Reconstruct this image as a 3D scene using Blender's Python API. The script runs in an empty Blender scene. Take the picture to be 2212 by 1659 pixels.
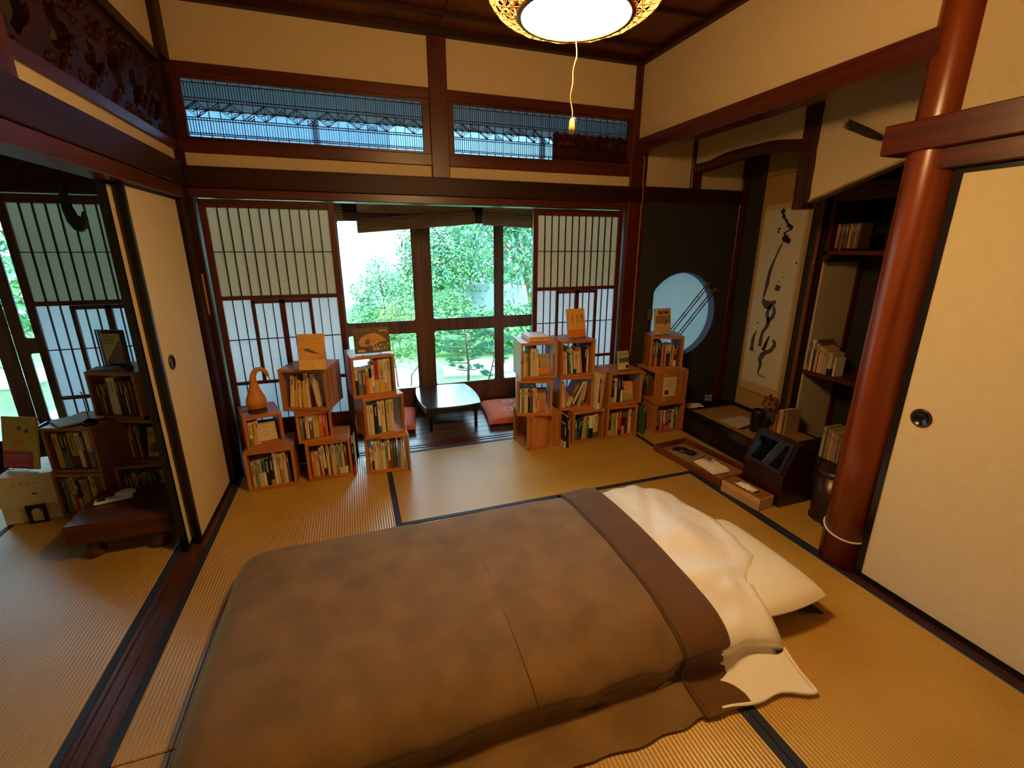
import bpy, math, random
from mathutils import Matrix, Vector, noise
random.seed(7)
C = bpy.context.collection
SC = bpy.context.scene
PI = math.pi

# ------------------------------------------------------------------ camera, sky, exposure
cam = bpy.data.objects.new('camera', bpy.data.cameras.new('camera'))
C.objects.link(cam)
_r = Vector((0.946323193, -0.323221918, 0.0000702849718))
_u = Vector((0.0916176266, 0.268444934, 0.958928318))
_b = _r.cross(_u)
cam.matrix_world = Matrix((( _r.x, _u.x, _b.x, 0.82033), (_r.y, _u.y, _b.y, -3.19092), (_r.z, _u.z, _b.z, 1.44017), (0, 0, 0, 1)))
cam.data.sensor_width = 36.0
cam.data.lens = 990.236 / 2212 * 36
cam.data.clip_start = 0.02
SC.camera = cam

SKY = 12.5
LAMP = 125.0
world = bpy.data.worlds.new('overcast_sky')
SC.world = world
world.use_nodes = True
_wn = world.node_tree.nodes; _wl = world.node_tree.links
_wb = _wn['Background']; _wb.inputs['Strength'].default_value = SKY
_tc = _wn.new('ShaderNodeTexCoord'); _sx = _wn.new('ShaderNodeSeparateXYZ'); _cr = _wn.new('ShaderNodeValToRGB')
_wl.new(_tc.outputs['Generated'], _sx.inputs[0]); _wl.new(_sx.outputs['Z'], _cr.inputs[0]); _wl.new(_cr.outputs[0], _wb.inputs['Color'])
_cr.color_ramp.elements[0].position = 0.0; _cr.color_ramp.elements[0].color = (0.50, 0.72, 0.86, 1)
_cr.color_ramp.elements[1].position = 0.7; _cr.color_ramp.elements[1].color = (0.42, 0.66, 0.88, 1)
SC.view_settings.view_transform = 'Standard'
SC.view_settings.look = 'None'
SC.view_settings.exposure = 0.0
SC.view_settings.gamma = 1.0
SC.view_settings.use_curve_mapping = False
cy = SC.cycles
cy.use_denoising = True
try: cy.denoiser = 'OPENIMAGEDENOISE'
except Exception: pass
cy.max_bounces = 7; cy.diffuse_bounces = 4; cy.glossy_bounces = 3; cy.transmission_bounces = 5; cy.transparent_max_bounces = 12
cy.sample_clamp_indirect = 6.0
cy.use_adaptive_sampling = True
cy.adaptive_threshold = 0.02

# ------------------------------------------------------------------ helpers
def lin(c):
    if isinstance(c, str):
        c = [int(c[i:i+2], 16)/255 for i in (0, 2, 4)]
    return tuple(((x/12.92) if x <= .04045 else ((x+.055)/1.055)**2.4) for x in c) + (1,)

MATS = {}
def node_mat(name):
    m = bpy.data.materials.new(name); m.use_nodes = True
    return m, m.node_tree.nodes, m.node_tree.links, m.node_tree.nodes['Principled BSDF']

def coords(n, l, scale, rnd=True):
    tc = n.new('ShaderNodeTexCoord'); mp = n.new('ShaderNodeMapping')
    mp.inputs['Scale'].default_value = scale
    if rnd:
        oi = n.new('ShaderNodeObjectInfo'); mu = n.new('ShaderNodeVectorMath'); mu.operation = 'SCALE'; mu.inputs[3].default_value = 17.0
        cb = n.new('ShaderNodeCombineXYZ')
        for k in range(3): l.new(oi.outputs['Random'], cb.inputs[k])
        l.new(cb.outputs[0], mu.inputs[0]); ad = n.new('ShaderNodeVectorMath')
        l.new(tc.outputs['Object'], mp.inputs[0]); l.new(mp.outputs[0], ad.inputs[0]); l.new(mu.outputs[0], ad.inputs[1])
        return ad.outputs[0]
    l.new(tc.outputs['Object'], mp.inputs[0]); return mp.outputs[0]

def plain(name, col, rough=.6, var=.08, scale=30, bump=.0, metal=0, spec=.5, sheen=0, coat=0):
    """one colour with a little noise in tone and relief"""
    if name in MATS: return MATS[name]
    m, n, l, p = node_mat(name); c = lin(col)
    v = coords(n, l, (scale,)*3); nz = n.new('ShaderNodeTexNoise'); nz.inputs['Scale'].default_value = 1; nz.inputs['Detail'].default_value = 4
    l.new(v, nz.inputs['Vector'])
    cr = n.new('ShaderNodeValToRGB'); l.new(nz.outputs[0], cr.inputs[0])
    cr.color_ramp.elements[0].position = .3; cr.color_ramp.elements[1].position = .7
    cr.color_ramp.elements[0].color = tuple(x*(1-var) for x in c[:3])+(1,); cr.color_ramp.elements[1].color = tuple(min(1, x*(1+var)) for x in c[:3])+(1,)
    l.new(cr.outputs[0], p.inputs['Base Color'])
    p.inputs['Roughness'].default_value = rough; p.inputs['Metallic'].default_value = metal; p.inputs['Specular IOR Level'].default_value = spec
    if sheen: p.inputs['Sheen Weight'].default_value = sheen
    if coat: p.inputs['Coat Weight'].default_value = coat; p.inputs['Coat Roughness'].default_value = .15
    if bump:
        b = n.new('ShaderNodeBump'); b.inputs['Strength'].default_value = bump; b.inputs['Distance'].default_value = .004
        l.new(nz.outputs[0], b.inputs['Height']); l.new(b.outputs[0], p.inputs['Normal'])
    MATS[name] = m; return m

def wood(name, a, b, axis='x', rough=.45, k=1.0, bump=.15, spec=.5, knots=False):
    if name in MATS: return MATS[name]
    m, n, l, p = node_mat(name)
    s = {'x': (1.2, 26, 26), 'y': (26, 1.2, 26), 'z': (26, 26, 1.2)}[axis]
    v = coords(n, l, tuple(x*k for x in s)); nz = n.new('ShaderNodeTexNoise'); nz.inputs['Scale'].default_value = 1; nz.inputs['Detail'].default_value = 6; nz.inputs['Distortion'].default_value = .8
    l.new(v, nz.inputs['Vector'])
    cr = n.new('ShaderNodeValToRGB'); l.new(nz.outputs[0], cr.inputs[0])
    cr.color_ramp.elements[0].position = .32; cr.color_ramp.elements[0].color = lin(b)
    cr.color_ramp.elements[1].position = .66; cr.color_ramp.elements[1].color = lin(a)
    out = cr.outputs[0]
    if knots:
        v2 = coords(n, l, (7, 7, 7)); vo = n.new('ShaderNodeTexVoronoi'); vo.inputs['Scale'].default_value = 1; l.new(v2, vo.inputs['Vector'])
        r2 = n.new('ShaderNodeValToRGB'); l.new(vo.outputs['Distance'], r2.inputs[0]); r2.color_ramp.elements[0].position = .05; r2.color_ramp.elements[1].position = .13
        r2.color_ramp.elements[0].color = (.25, .2, .2, 1); r2.color_ramp.elements[1].color = (1, 1, 1, 1)
        mx = n.new('ShaderNodeMix'); mx.data_type = 'RGBA'; mx.blend_type = 'MULTIPLY'; mx.inputs[0].default_value = .9
        l.new(out, mx.inputs[6]); l.new(r2.outputs[0], mx.inputs[7]); out = mx.outputs[2]
    l.new(out, p.inputs['Base Color']); p.inputs['Roughness'].default_value = rough; p.inputs['Specular IOR Level'].default_value = spec
    bm = n.new('ShaderNodeBump'); bm.inputs['Strength'].default_value = bump; bm.inputs['Distance'].default_value = .002
    l.new(nz.outputs[0], bm.inputs['Height']); l.new(bm.outputs[0], p.inputs['Normal'])
    MATS[name] = m; return m

def tatami(name, axis):
    m, n, l, p = node_mat(name)
    tc = n.new('ShaderNodeTexCoord'); sp = n.new('ShaderNodeSeparateXYZ'); l.new(tc.outputs['Object'], sp.inputs[0])
    mu = n.new('ShaderNodeMath'); mu.operation = 'MULTIPLY'; mu.inputs[1].default_value = 2*PI/.0135
    l.new(sp.outputs['Y' if axis == 'x' else 'X'], mu.inputs[0])
    sn = n.new('ShaderNodeMath'); sn.operation = 'SINE'; l.new(mu.outputs[0], sn.inputs[0])
    v = coords(n, l, (60, 700, 1) if axis == 'y' else (700, 60, 1)); nz = n.new('ShaderNodeTexNoise'); nz.inputs['Scale'].default_value = 1; nz.inputs['Detail'].default_value = 3; l.new(v, nz.inputs['Vector'])
    v3 = coords(n, l, (2.5, 2.5, 1)); n3 = n.new('ShaderNodeTexNoise'); n3.inputs['Scale'].default_value = 1; l.new(v3, n3.inputs['Vector'])
    cr = n.new('ShaderNodeValToRGB'); l.new(n3.outputs[0], cr.inputs[0])
    cr.color_ramp.elements[0].position = .3; cr.color_ramp.elements[0].color = lin('bd8f3a'); cr.color_ramp.elements[1].position = .7; cr.color_ramp.elements[1].color = lin('cda044')
    mr = n.new('ShaderNodeMapRange'); mr.inputs[1].default_value = -1; mr.inputs[2].default_value = -.2; mr.inputs[3].default_value = .80; mr.inputs[4].default_value = 1; l.new(sn.outputs[0], mr.inputs[0])
    m2 = n.new('ShaderNodeMapRange'); m2.inputs[3].default_value = .86; m2.inputs[4].default_value = 1.1; l.new(nz.outputs[0], m2.inputs[0])
    mm = n.new('ShaderNodeMath'); mm.operation = 'MULTIPLY'; l.new(mr.outputs[0], mm.inputs[0]); l.new(m2.outputs[0], mm.inputs[1])
    vm = n.new('ShaderNodeVectorMath'); vm.operation = 'SCALE'; l.new(cr.outputs[0], vm.inputs[0]); l.new(mm.outputs[0], vm.inputs[3])
    l.new(vm.outputs[0], p.inputs['Base Color']); p.inputs['Roughness'].default_value = .33; p.inputs['Specular IOR Level'].default_value = .9
    b = n.new('ShaderNodeBump'); b.inputs['Strength'].default_value = .55; b.inputs['Distance'].default_value = .0016; l.new(sn.outputs[0], b.inputs['Height'])
    l.new(b.outputs[0], p.inputs['Normal'])
    return m

def translucent(name, col, tr=.5, col2=None, clear=0):
    m, n, l, p = node_mat(name); n.remove(p); o = n['Material Output']
    d = n.new('ShaderNodeBsdfDiffuse'); t = n.new('ShaderNodeBsdfTranslucent'); mx = n.new('ShaderNodeMixShader'); mx.inputs[0].default_value = tr
    v = coords(n, l, (40, 40, 40)); nz = n.new('ShaderNodeTexNoise'); nz.inputs['Scale'].default_value = 1; nz.inputs['Detail'].default_value = 5; l.new(v, nz.inputs['Vector'])
    cr = n.new('ShaderNodeValToRGB'); l.new(nz.outputs[0], cr.inputs[0]); c = lin(col)
    cr.color_ramp.elements[0].color = tuple(x*.9 for x in c[:3])+(1,); cr.color_ramp.elements[1].color = c
    l.new(cr.outputs[0], d.inputs[0]); t.inputs[0].default_value = lin(col2 or col)
    l.new(d.outputs[0], mx.inputs[1]); l.new(t.outputs[0], mx.inputs[2]); out = mx.outputs[0]
    if clear:
        tp = n.new('ShaderNodeBsdfTransparent'); tp.inputs[0].default_value = lin(col2 or col); m2 = n.new('ShaderNodeMixShader'); m2.inputs[0].default_value = clear
        l.new(out, m2.inputs[1]); l.new(tp.outputs[0], m2.inputs[2]); out = m2.outputs[0]
    l.new(out, o.inputs[0]); return m

def glass(name, tint=(.93, .97, .97)):
    m, n, l, p = node_mat(name); n.remove(p); o = n['Material Output']
    tp = n.new('ShaderNodeBsdfTransparent'); tp.inputs[0].default_value = (*tint, 1); g = n.new('ShaderNodeBsdfGlossy'); g.inputs['Roughness'].default_value = .02
    f = n.new('ShaderNodeFresnel'); f.inputs[0].default_value = 1.45; mx = n.new('ShaderNodeMixShader')
    l.new(f.outputs[0], mx.inputs[0]); l.new(tp.outputs[0], mx.inputs[1]); l.new(g.outputs[0], mx.inputs[2]); l.new(mx.outputs[0], o.inputs[0]); return m

def emit(name, col, s):
    m, n, l, p = node_mat(name); p.inputs['Base Color'].default_value = lin(col); p.inputs['Emission Color'].default_value = lin(col); p.inputs['Emission Strength'].default_value = s; return m

class MB:
    def __init__(s): s.v = []; s.f = []; s.m = []
    def add(s, vs, fs, mi=0, M=None):
        o = len(s.v)
        if M is not None: vs = [M @ Vector(p) for p in vs]
        s.v += [tuple(p) for p in vs]; s.f += [tuple(o+i for i in f) for f in fs]; s.m += [mi]*len(fs); return s
    def box(s, x0, y0, z0, x1, y1, z1, mi=0, M=None):
        vs = [(x0,y0,z0),(x1,y0,z0),(x1,y1,z0),(x0,y1,z0),(x0,y0,z1),(x1,y0,z1),(x1,y1,z1),(x0,y1,z1)]
        return s.add(vs, [(0,3,2,1),(4,5,6,7),(0,1,5,4),(1,2,6,5),(2,3,7,6),(3,0,4,7)], mi, M)
    def bbox(s, x0, y0, z0, x1, y1, z1, b, mi=0, M=None):
        """box with chamfered edges"""
        vs = []; idx = {}
        X = (x0, x1); Y = (y0, y1); Z = (z0, z1)
        for i in (0, 1):
            for j in (0, 1):
                for k in (0, 1):
                    sx = b if i == 0 else -b; sy = b if j == 0 else -b; sz = b if k == 0 else -b
                    for a, p in enumerate([(X[i], Y[j]+sy, Z[k]+sz), (X[i]+sx, Y[j], Z[k]+sz), (X[i]+sx, Y[j]+sy, Z[k])]):
                        idx[i, j, k, a] = len(vs); vs.append(p)
        g = lambda *t: [idx[q] for q in t]; F = []
        for i in (0, 1): F.append(g((i,0,0,0),(i,1,0,0),(i,1,1,0),(i,0,1,0)))
        for j in (0, 1): F.append(g((0,j,0,1),(1,j,0,1),(1,j,1,1),(0,j,1,1)))
        for k in (0, 1): F.append(g((0,0,k,2),(1,0,k,2),(1,1,k,2),(0,1,k,2)))
        for i in (0, 1):
            for j in (0, 1): F.append(g((i,j,0,0),(i,j,1,0),(i,j,1,1),(i,j,0,1)))
            for k in (0, 1): F.append(g((i,0,k,0),(i,1,k,0),(i,1,k,2),(i,0,k,2)))
        for j in (0, 1):
            for k in (0, 1): F.append(g((0,j,k,1),(1,j,k,1),(1,j,k,2),(0,j,k,2)))
        for i in (0, 1):
            for j in (0, 1):
                for k in (0, 1): F.append(g((i,j,k,0),(i,j,k,1),(i,j,k,2)))
        cx = Vector(((x0+x1)/2, (y0+y1)/2, (z0+z1)/2)); out = []
        for f in F:
            p = [Vector(vs[q]) for q in f]; nn = (p[1]-p[0]).cross(p[2]-p[0]); ce = sum(p, Vector())/len(p)
            out.append(f if nn.dot(ce-cx) > 0 else f[::-1])
        return s.add(vs, out, mi, M)
    def lathe(s, prof, n=20, c=(0, 0, 0), mi=0, M=None, caps=True):
        vs = []; fs = []
        for r, z in prof:
            for k in range(n):
                a = 2*PI*k/n; vs.append((c[0]+r*math.cos(a), c[1]+r*math.sin(a), c[2]+z))
        for i in range(len(prof)-1):
            for k in range(n):
                k2 = (k+1) % n; fs.append((i*n+k, i*n+k2, (i+1)*n+k2, (i+1)*n+k))
        if caps and prof[0][0] > 1e-5: fs.append(tuple(range(n))[::-1])
        if caps and prof[-1][0] > 1e-5: fs.append(tuple((len(prof)-1)*n+k for k in range(n)))
        return s.add(vs, fs, mi, M)
    def tube(s, pts, r, n=6, mi=0, M=None, closed=False):
        pts = [Vector(p) for p in pts]; N = len(pts); rs = r if isinstance(r, (list, tuple)) else [r]*N
        vs = []; fs = []; up = None
        for i, p in enumerate(pts):
            t = (pts[(i+1) % N]-pts[i-1]) if closed else (pts[min(i+1, N-1)]-pts[max(i-1, 0)])
            t = t.normalized() if t.length > 1e-9 else Vector((0, 0, 1))
            if up is None: up = Vector((0, 0, 1)) if abs(t.z) < .9 else Vector((1, 0, 0))
            a = t.cross(up).normalized(); b = a.cross(t).normalized(); up = b
            for k in range(n):
                w = 2*PI*k/n; vs.append(p+a*math.cos(w)*rs[i]+b*math.sin(w)*rs[i])
        for i in range(N if closed else N-1):
            j = (i+1) % N
            for k in range(n):
                k2 = (k+1) % n; fs.append((i*n+k, i*n+k2, j*n+k2, j*n+k))
        if not closed: fs += [tuple(range(n))[::-1], tuple((N-1)*n+k for k in range(n))]
        return s.add(vs, fs, mi, M)
    def prism(s, poly, ax, d0, d1, mi=0, M=None):
        """polygon in the plane across axis ax, extruded from d0 to d1"""
        def P(a, b, d): return {'x': (d, a, b), 'y': (a, d, b), 'z': (a, b, d)}[ax]
        n = len(poly); vs = [P(a, b, d0) for a, b in poly]+[P(a, b, d1) for a, b in poly]
        fs = [tuple(range(n)), tuple(range(2*n-1, n-1, -1))]+[(i, n+i, n+(i+1) % n, (i+1) % n) for i in range(n)]
        return s.add(vs, fs, mi, M)
    def ring(s, o, i, ax, d0, d1, mi=0, M=None):
        """plate between outer loop o and inner loop i (same number of points) with thickness"""
        def P(a, b, d): return {'x': (d, a, b), 'y': (a, d, b), 'z': (a, b, d)}[ax]
        n = len(o); vs = [P(a, b, d) for d in (d0, d1) for L in (o, i) for a, b in L]; fs = []
        for k in range(n):
            q = (k+1) % n
            fs += [(k, q, n+q, n+k), (2*n+k, 3*n+k, 3*n+q, 2*n+q), (n+k, n+q, 3*n+q, 3*n+k), (k, 2*n+k, 2*n+q, q)]
        return s.add(vs, fs, mi, M)
    def grid(s, P, mi=0, M=None, closed=False):
        h = len(P); w = len(P[0]); vs = [p for r in P for p in r]
        fs = [(i*w+j, i*w+(j+1) % w, (i+1)*w+(j+1) % w, (i+1)*w+j) for i in range(h-1) for j in range(w if closed else w-1)]
        return s.add(vs, fs, mi, M)
    def build(s, name, mats, parent=None, smooth=False, M=None):
        me = bpy.data.meshes.new(name); me.from_pydata(s.v, [], s.f)
        if not isinstance(mats, (list, tuple)): mats = [mats]
        for m in mats: me.materials.append(m)
        if len(mats) > 1: me.polygons.foreach_set('material_index', s.m)
        if smooth: me.polygons.foreach_set('use_smooth', [True]*len(me.polygons))
        me.update()
        o = bpy.data.objects.new(name, me); C.objects.link(o)
        if parent: o.parent = parent
        if M is not None: o.matrix_local = M
        return o

def tag(o, label, cat, group=None, kind=None):
    if label: o['label'] = label
    if cat: o['category'] = cat
    if group: o['group'] = group
    if kind: o['kind'] = kind
    return o
def thing(name, label, cat, loc=(0, 0, 0), rz=0, group=None, M=None):
    o = bpy.data.objects.new(name, None); C.objects.link(o); o.empty_display_size = .05
    if M is not None: o.matrix_world = M
    else: o.location = loc; o.rotation_euler = (0, 0, rz)
    return tag(o, label, cat, group)
def struct(name, mb, mats, smooth=False):
    o = mb.build(name, mats, None, smooth); o['kind'] = 'structure'; return o
def empty_struct(name):
    o = bpy.data.objects.new(name, None); C.objects.link(o); o['kind'] = 'structure'; o.empty_display_size = .05; return o
def dup(o, parent=None):
    c = o.copy(); C.objects.link(c); c.parent = parent
    for ch in [x for x in o.children]: dup(ch, c)
    return c
def linkcopy(src, name, parent, M):
    o = bpy.data.objects.new(name, src.data); C.objects.link(o); o.parent = parent; o.matrix_local = M; return o
def T(x, y, z): return Matrix.Translation((x, y, z))
def RZ(a): return Matrix.Rotation(math.radians(a), 4, 'Z')
def RY(a): return Matrix.Rotation(math.radians(a), 4, 'Y')
def RX(a): return Matrix.Rotation(math.radians(a), 4, 'X')
def solidify(o, t, off=-1):
    m = o.modifiers.new('thickness', 'SOLIDIFY'); m.thickness = t; m.offset = off; return o
def bevel(o, w, seg=2):
    m = o.modifiers.new('bevel', 'BEVEL'); m.width = w; m.segments = seg; m.limit_method = 'ANGLE'; return o
def text(name, body, size, mat, parent, M, align='CENTER', sx=1.0, line=1.0):
    cu = bpy.data.curves.new(name, 'FONT'); cu.body = body; cu.size = size; cu.align_x = align; cu.align_y = 'CENTER'; cu.resolution_u = 2; cu.space_line = line
    t = bpy.data.objects.new(name, cu); C.objects.link(t)
    me = bpy.data.meshes.new_from_object(t.evaluated_get(bpy.context.evaluated_depsgraph_get()))
    bpy.data.objects.remove(t); bpy.data.curves.remove(cu)
    me.materials.clear(); me.materials.append(mat)
    o = bpy.data.objects.new(name, me); C.objects.link(o); o.parent = parent
    o.matrix_local = M @ Matrix.Diagonal((sx, 1, 1, 1)); return o
def lerp(a, b, t): return a+(b-a)*t
def catmull(P, t):
    n = len(P)-1; x = min(max(t, 0), 1)*n; i = min(int(x), n-1); f = x-i
    p0 = P[max(i-1, 0)]; p1 = P[i]; p2 = P[i+1]; p3 = P[min(i+2, n)]
    return tuple(.5*((2*b)+(-a+c)*f+(2*a-5*b+4*c-d)*f*f+(-a+3*b-3*c+d)*f**3) for a, b, c, d in zip(p0, p1, p2, p3))

# ------------------------------------------------------------------ materials
W_BEAM = {a: wood('dark_beam_wood_'+a, '3a1206', '240a04', a, .5, 1, .12, .3) for a in 'xyz'}
W_LIT = {a: wood('reddish_brown_wood_'+a, '5e200b', '3c1206', a, .34, 1, .12) for a in 'xyz'}
W_COL = wood('polished_column_wood', '8a3e14', '5c2208', 'z', .26, .5, .1)
W_CEIL = wood('ceiling_board_wood', '6a3218', '4a1e0c', 'y', .5, .8, .1)
W_PINE = {a: wood('pine_crate_wood_'+a, 'c8813f', '9a5c28', a, .45, .8, .12, knots=True) for a in 'xyz'}
W_ENG = wood('veranda_floor_wood', '6d5044', '4c352b', 'x', .3, .8, .15)
PLASTER = plain('sand_plaster', 'd2bb92', .85, .04, 60, .15)
PLASTER_DK = plain('black_plaster', '2b2826', .8, .1, 50, .2)
PLASTER_OC = plain('ochre_plaster', 'b08a4c', .85, .05, 60, .15)
FUSUMA = plain('fusuma_paper', 'dcc79c', .7, .03, 25, .08)
LACQ = plain('black_lacquer', '120f0e', .25, .1, 20)
HERI = plain('navy_border_cloth', '1b2238', .7, .15, 200, .2)
T_X = tatami('tatami_rush_x', 'x'); T_Y = tatami('tatami_rush_y', 'y')
PAPER_UP = translucent('old_shoji_paper', 'd8cfb4', .40, 'e0e0d0')
PAPER_LO = translucent('white_shoji_paper', 'eeeeec', .55, 'f4f8ff')
FROST = translucent('frosted_transom_glass', 'a9b7c4', .5, 'c4dcf0', clear=.5)
GLASS = glass('window_glass')
GASKET = plain('black_rubber_gasket', '15120f', .5)
SKY_BAFFLE = plain('outer_wall_board', '6b5a48', .8)
WHITE = plain('white_paper', 'eeeae0', .7, .03, 40)
INK = plain('black_ink', '17141a', .7, .1)
METAL = plain('dark_wire_metal', '3a2a22', .35, .05, 10, 0, .8)

# ------------------------------------------------------------------ floor
fl = empty_struct('floor')
MB().box(-3.2, -3.95, -.12, 4.5, .0, -.05).build('subfloor', W_BEAM['x'], fl)
def mat_(x0, x1, y0, y1, ax):
    m = MB().bbox(x0+.0015, y0+.0015, -.05, x1-.0015, y1-.0015, 0, .003).build('tatami_mat', T_X if ax == 'x' else T_Y, fl)
    for k in (0, 1):
        b = MB()
        if ax == 'x': yy = (y0+.0015, y0+.03) if k == 0 else (y1-.03, y1-.0015); b.bbox(x0+.0015, yy[0], -.01, x1-.0015, yy[1], .0016, .0008)
        else: xx = (x0+.0015, x0+.03) if k == 0 else (x1-.03, x1-.0015); b.bbox(xx[0], y0+.0015, -.01, xx[1], y1-.0015, .0016, .0008)
        b.build('tatami_border', HERI, m)
for a in [(0, .955, -1.91, 0, 'y'), (.955, 2.865, -.955, 0, 'x'), (.955, 1.91, -2.865, -.955, 'y'), (1.91, 2.865, -2.865, -.955, 'y'), (0, .955, -3.82, -1.91, 'y'), (.955, 2.865, -3.82, -2.865, 'x'),
          (2.865, 3.31, -1.86, 0, 'y'), (-1.063, -.108, -1.91, 0, 'y'), (-1.063, -.108, -3.82, -1.91, 'y'), (-2.973, -1.063, -.955, 0, 'x'), (-2.018, -1.063, -2.865, -.955, 'y'), (-2.973, -2.018, -2.865, -.955, 'y'), (-2.973, -1.063, -3.82, -2.865, 'x')]:
    mat_(*a)
MB().box(3.31, -1.95, -.05, 4.32, 0, 0).build('alcove_floorboard', W_BEAM['x'], fl)
for k in range(9):
    y0 = .125+k*.098
    MB().bbox(-3.2, y0, -.04, 4.5, y0+.095, -.006, .002).build('floorboard', W_ENG, fl)

def track(name, ax, a0, a1, w0, w1, grooves, m):
    """sliding-door sill along ax with sunk grooves"""
    P = [(w0, -.05), (w0, .0)]
    for g0, g1 in grooves: P += [(g0, .0), (g0, -.004), (g1, -.004), (g1, .0)]
    P += [(w1, .0), (w1, -.05)]
    b = MB()
    if ax == 'x': b.prism(P, 'x', a0, a1)
    else: b.prism(P, 'y', a0, a1)
    return struct(name, b, m)
GLOSSY_SILL = wood('worn_sill_wood', '5e3420', '3a1e12', 'y', .22, 1, .08)
track('trim_1', 'y', -3.82, -.1, -.108, 0, [(-.092, -.07), (-.05, -.03)], GLOSSY_SILL)
track('trim_2', 'x', -3.0, 2.9, .0, .125, [(.028, .048), (.068, .088)], W_LIT['x'])
track('trim_3', 'y', -3.82, -1.99, 2.865, 2.98, [(2.895, 2.915), (2.935, 2.955)], W_LIT['y'])

# ------------------------------------------------------------------ back wall
CEIL = 2.687
wb = empty_struct('wall_back')
def pan(parent, x0, z0, x1, z1, y0=0., y1=.06, m=PLASTER): return MB().bbox(x0, y0, z0, x1, y1, z1, .002).build('plaster_panel', m, parent)
for x0, x1 in ((.005, 1.372), (1.484, 2.86)): pan(wb, x0, 2.378, x1, CEIL+.03)
for x0, x1 in ((.005, 1.368), (1.482, 2.85)): pan(wb, x0, 1.87, x1, 1.95)
pan(wb, 2.955, 1.87, 3.375, 2.4); pan(wb, 3.455, 1.87, 3.88, 2.4)
pan(wb, -3.1, 1.87, -.1, CEIL+.03)
# black alcove wall with the round window hole, left side cut straight
cx, cz, R = 3.405, .902, .352
n = 64; inn = []; out = []
for k in range(n):
    a = 2*PI*k/n; px = cx+R*math.cos(a); pz = cz+R*math.sin(a)
    inn.append((max(px, 3.119), pz))
    d = 1/max(abs(math.cos(a)), abs(math.sin(a)))
    ox = cx+math.cos(a)*d*.5; oz = cz+math.sin(a)*d*.5
    out.append((min(max(cx+math.cos(a)*d*9, 2.955), 3.94), min(max(cz+math.sin(a)*d*9, 0.0), 1.80)))
wal = MB().ring(out, inn, 'y', 0, .075).build('black_wall_panel', [PLASTER_DK], wb)
# fill the corners that the ring leaves at the rectangle corners
RIM = plain('blue_lit_hole_rim', '5d6a96', .8, .05, 40)  # blue daylight on the wall's cut edge is put into this colour
MB().ring([(x, z) for x, z in inn], [(cx+(x-cx)*.985, cz+(z-cz)*.985) for x, z in inn], 'y', .002, .074).build('window_rim', RIM, wb)
MB().box(3.0, .10, .45, 3.85, .104, 1.35).build('paper_screen', translucent('round_window_paper', 'c3c8c0', .5, 'dfe9ee'), wb)
MB().box(2.9, .15, -.05, 4.0, .16, .4).box(2.9, .15, 1.4, 4.0, .16, 1.8).build('outer_board', SKY_BAFFLE, wb)
# timber of the back wall
def beam(i, x0, y0, z0, x1, y1, z1, m, b=.004): return struct('trim_%d' % i, MB().bbox(x0, y0, z0, x1, y1, z1, b), m)
beam(4, -.002, -.022, 1.765, 2.96, .02, 1.877, W_BEAM['x'])       # nageshi
beam(5, -.002, -.012, 1.716, 2.96, .125, 1.766, W_LIT['x'])       # kamoi
beam(6, 2.955, -.02, 1.782, 3.88, .02, 1.885, W_BEAM['x'])
beam(7, -.002, -.012, 1.944, 2.96, .10, 2.012, W_LIT['x'])        # ranma sill
beam(8, -.002, -.012, 2.318, 2.96, .10, 2.380, W_LIT['x'])        # ranma head
beam(9, 1.370, -.018, 1.87, 1.484, .10, CEIL, W_LIT['z'])         # centre hanging post
beam(10, -.108, -.010, 0, .020, .10, CEIL, W_BEAM['z'])           # left corner post
beam(11, 2.822, -.020, 0, 2.960, .125, CEIL-.0, W_LIT['z'])       # right corner post
beam(12, 3.365, -.020, 1.88, 3.458, .04, 2.4, W_LIT['z'])
beam(13, 3.868, -.014, .1, 3.935, .04, 2.4, W_LIT['z'])
beam(14, -.06, -.11, 0, -.005, -.01, 2.4, W_BEAM['z'])
beam(15, -3.1, -.022, 1.716, -.108, .125, 1.90, W_BEAM['x'])
beam(16, -.002, -.05, 2.65, 2.87, .0, CEIL+.005, W_BEAM['x'])     # ceiling crown
beam(17, -.02, -.12, 2.37, .03, -.0, CEIL, W_BEAM['z'])

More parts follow.
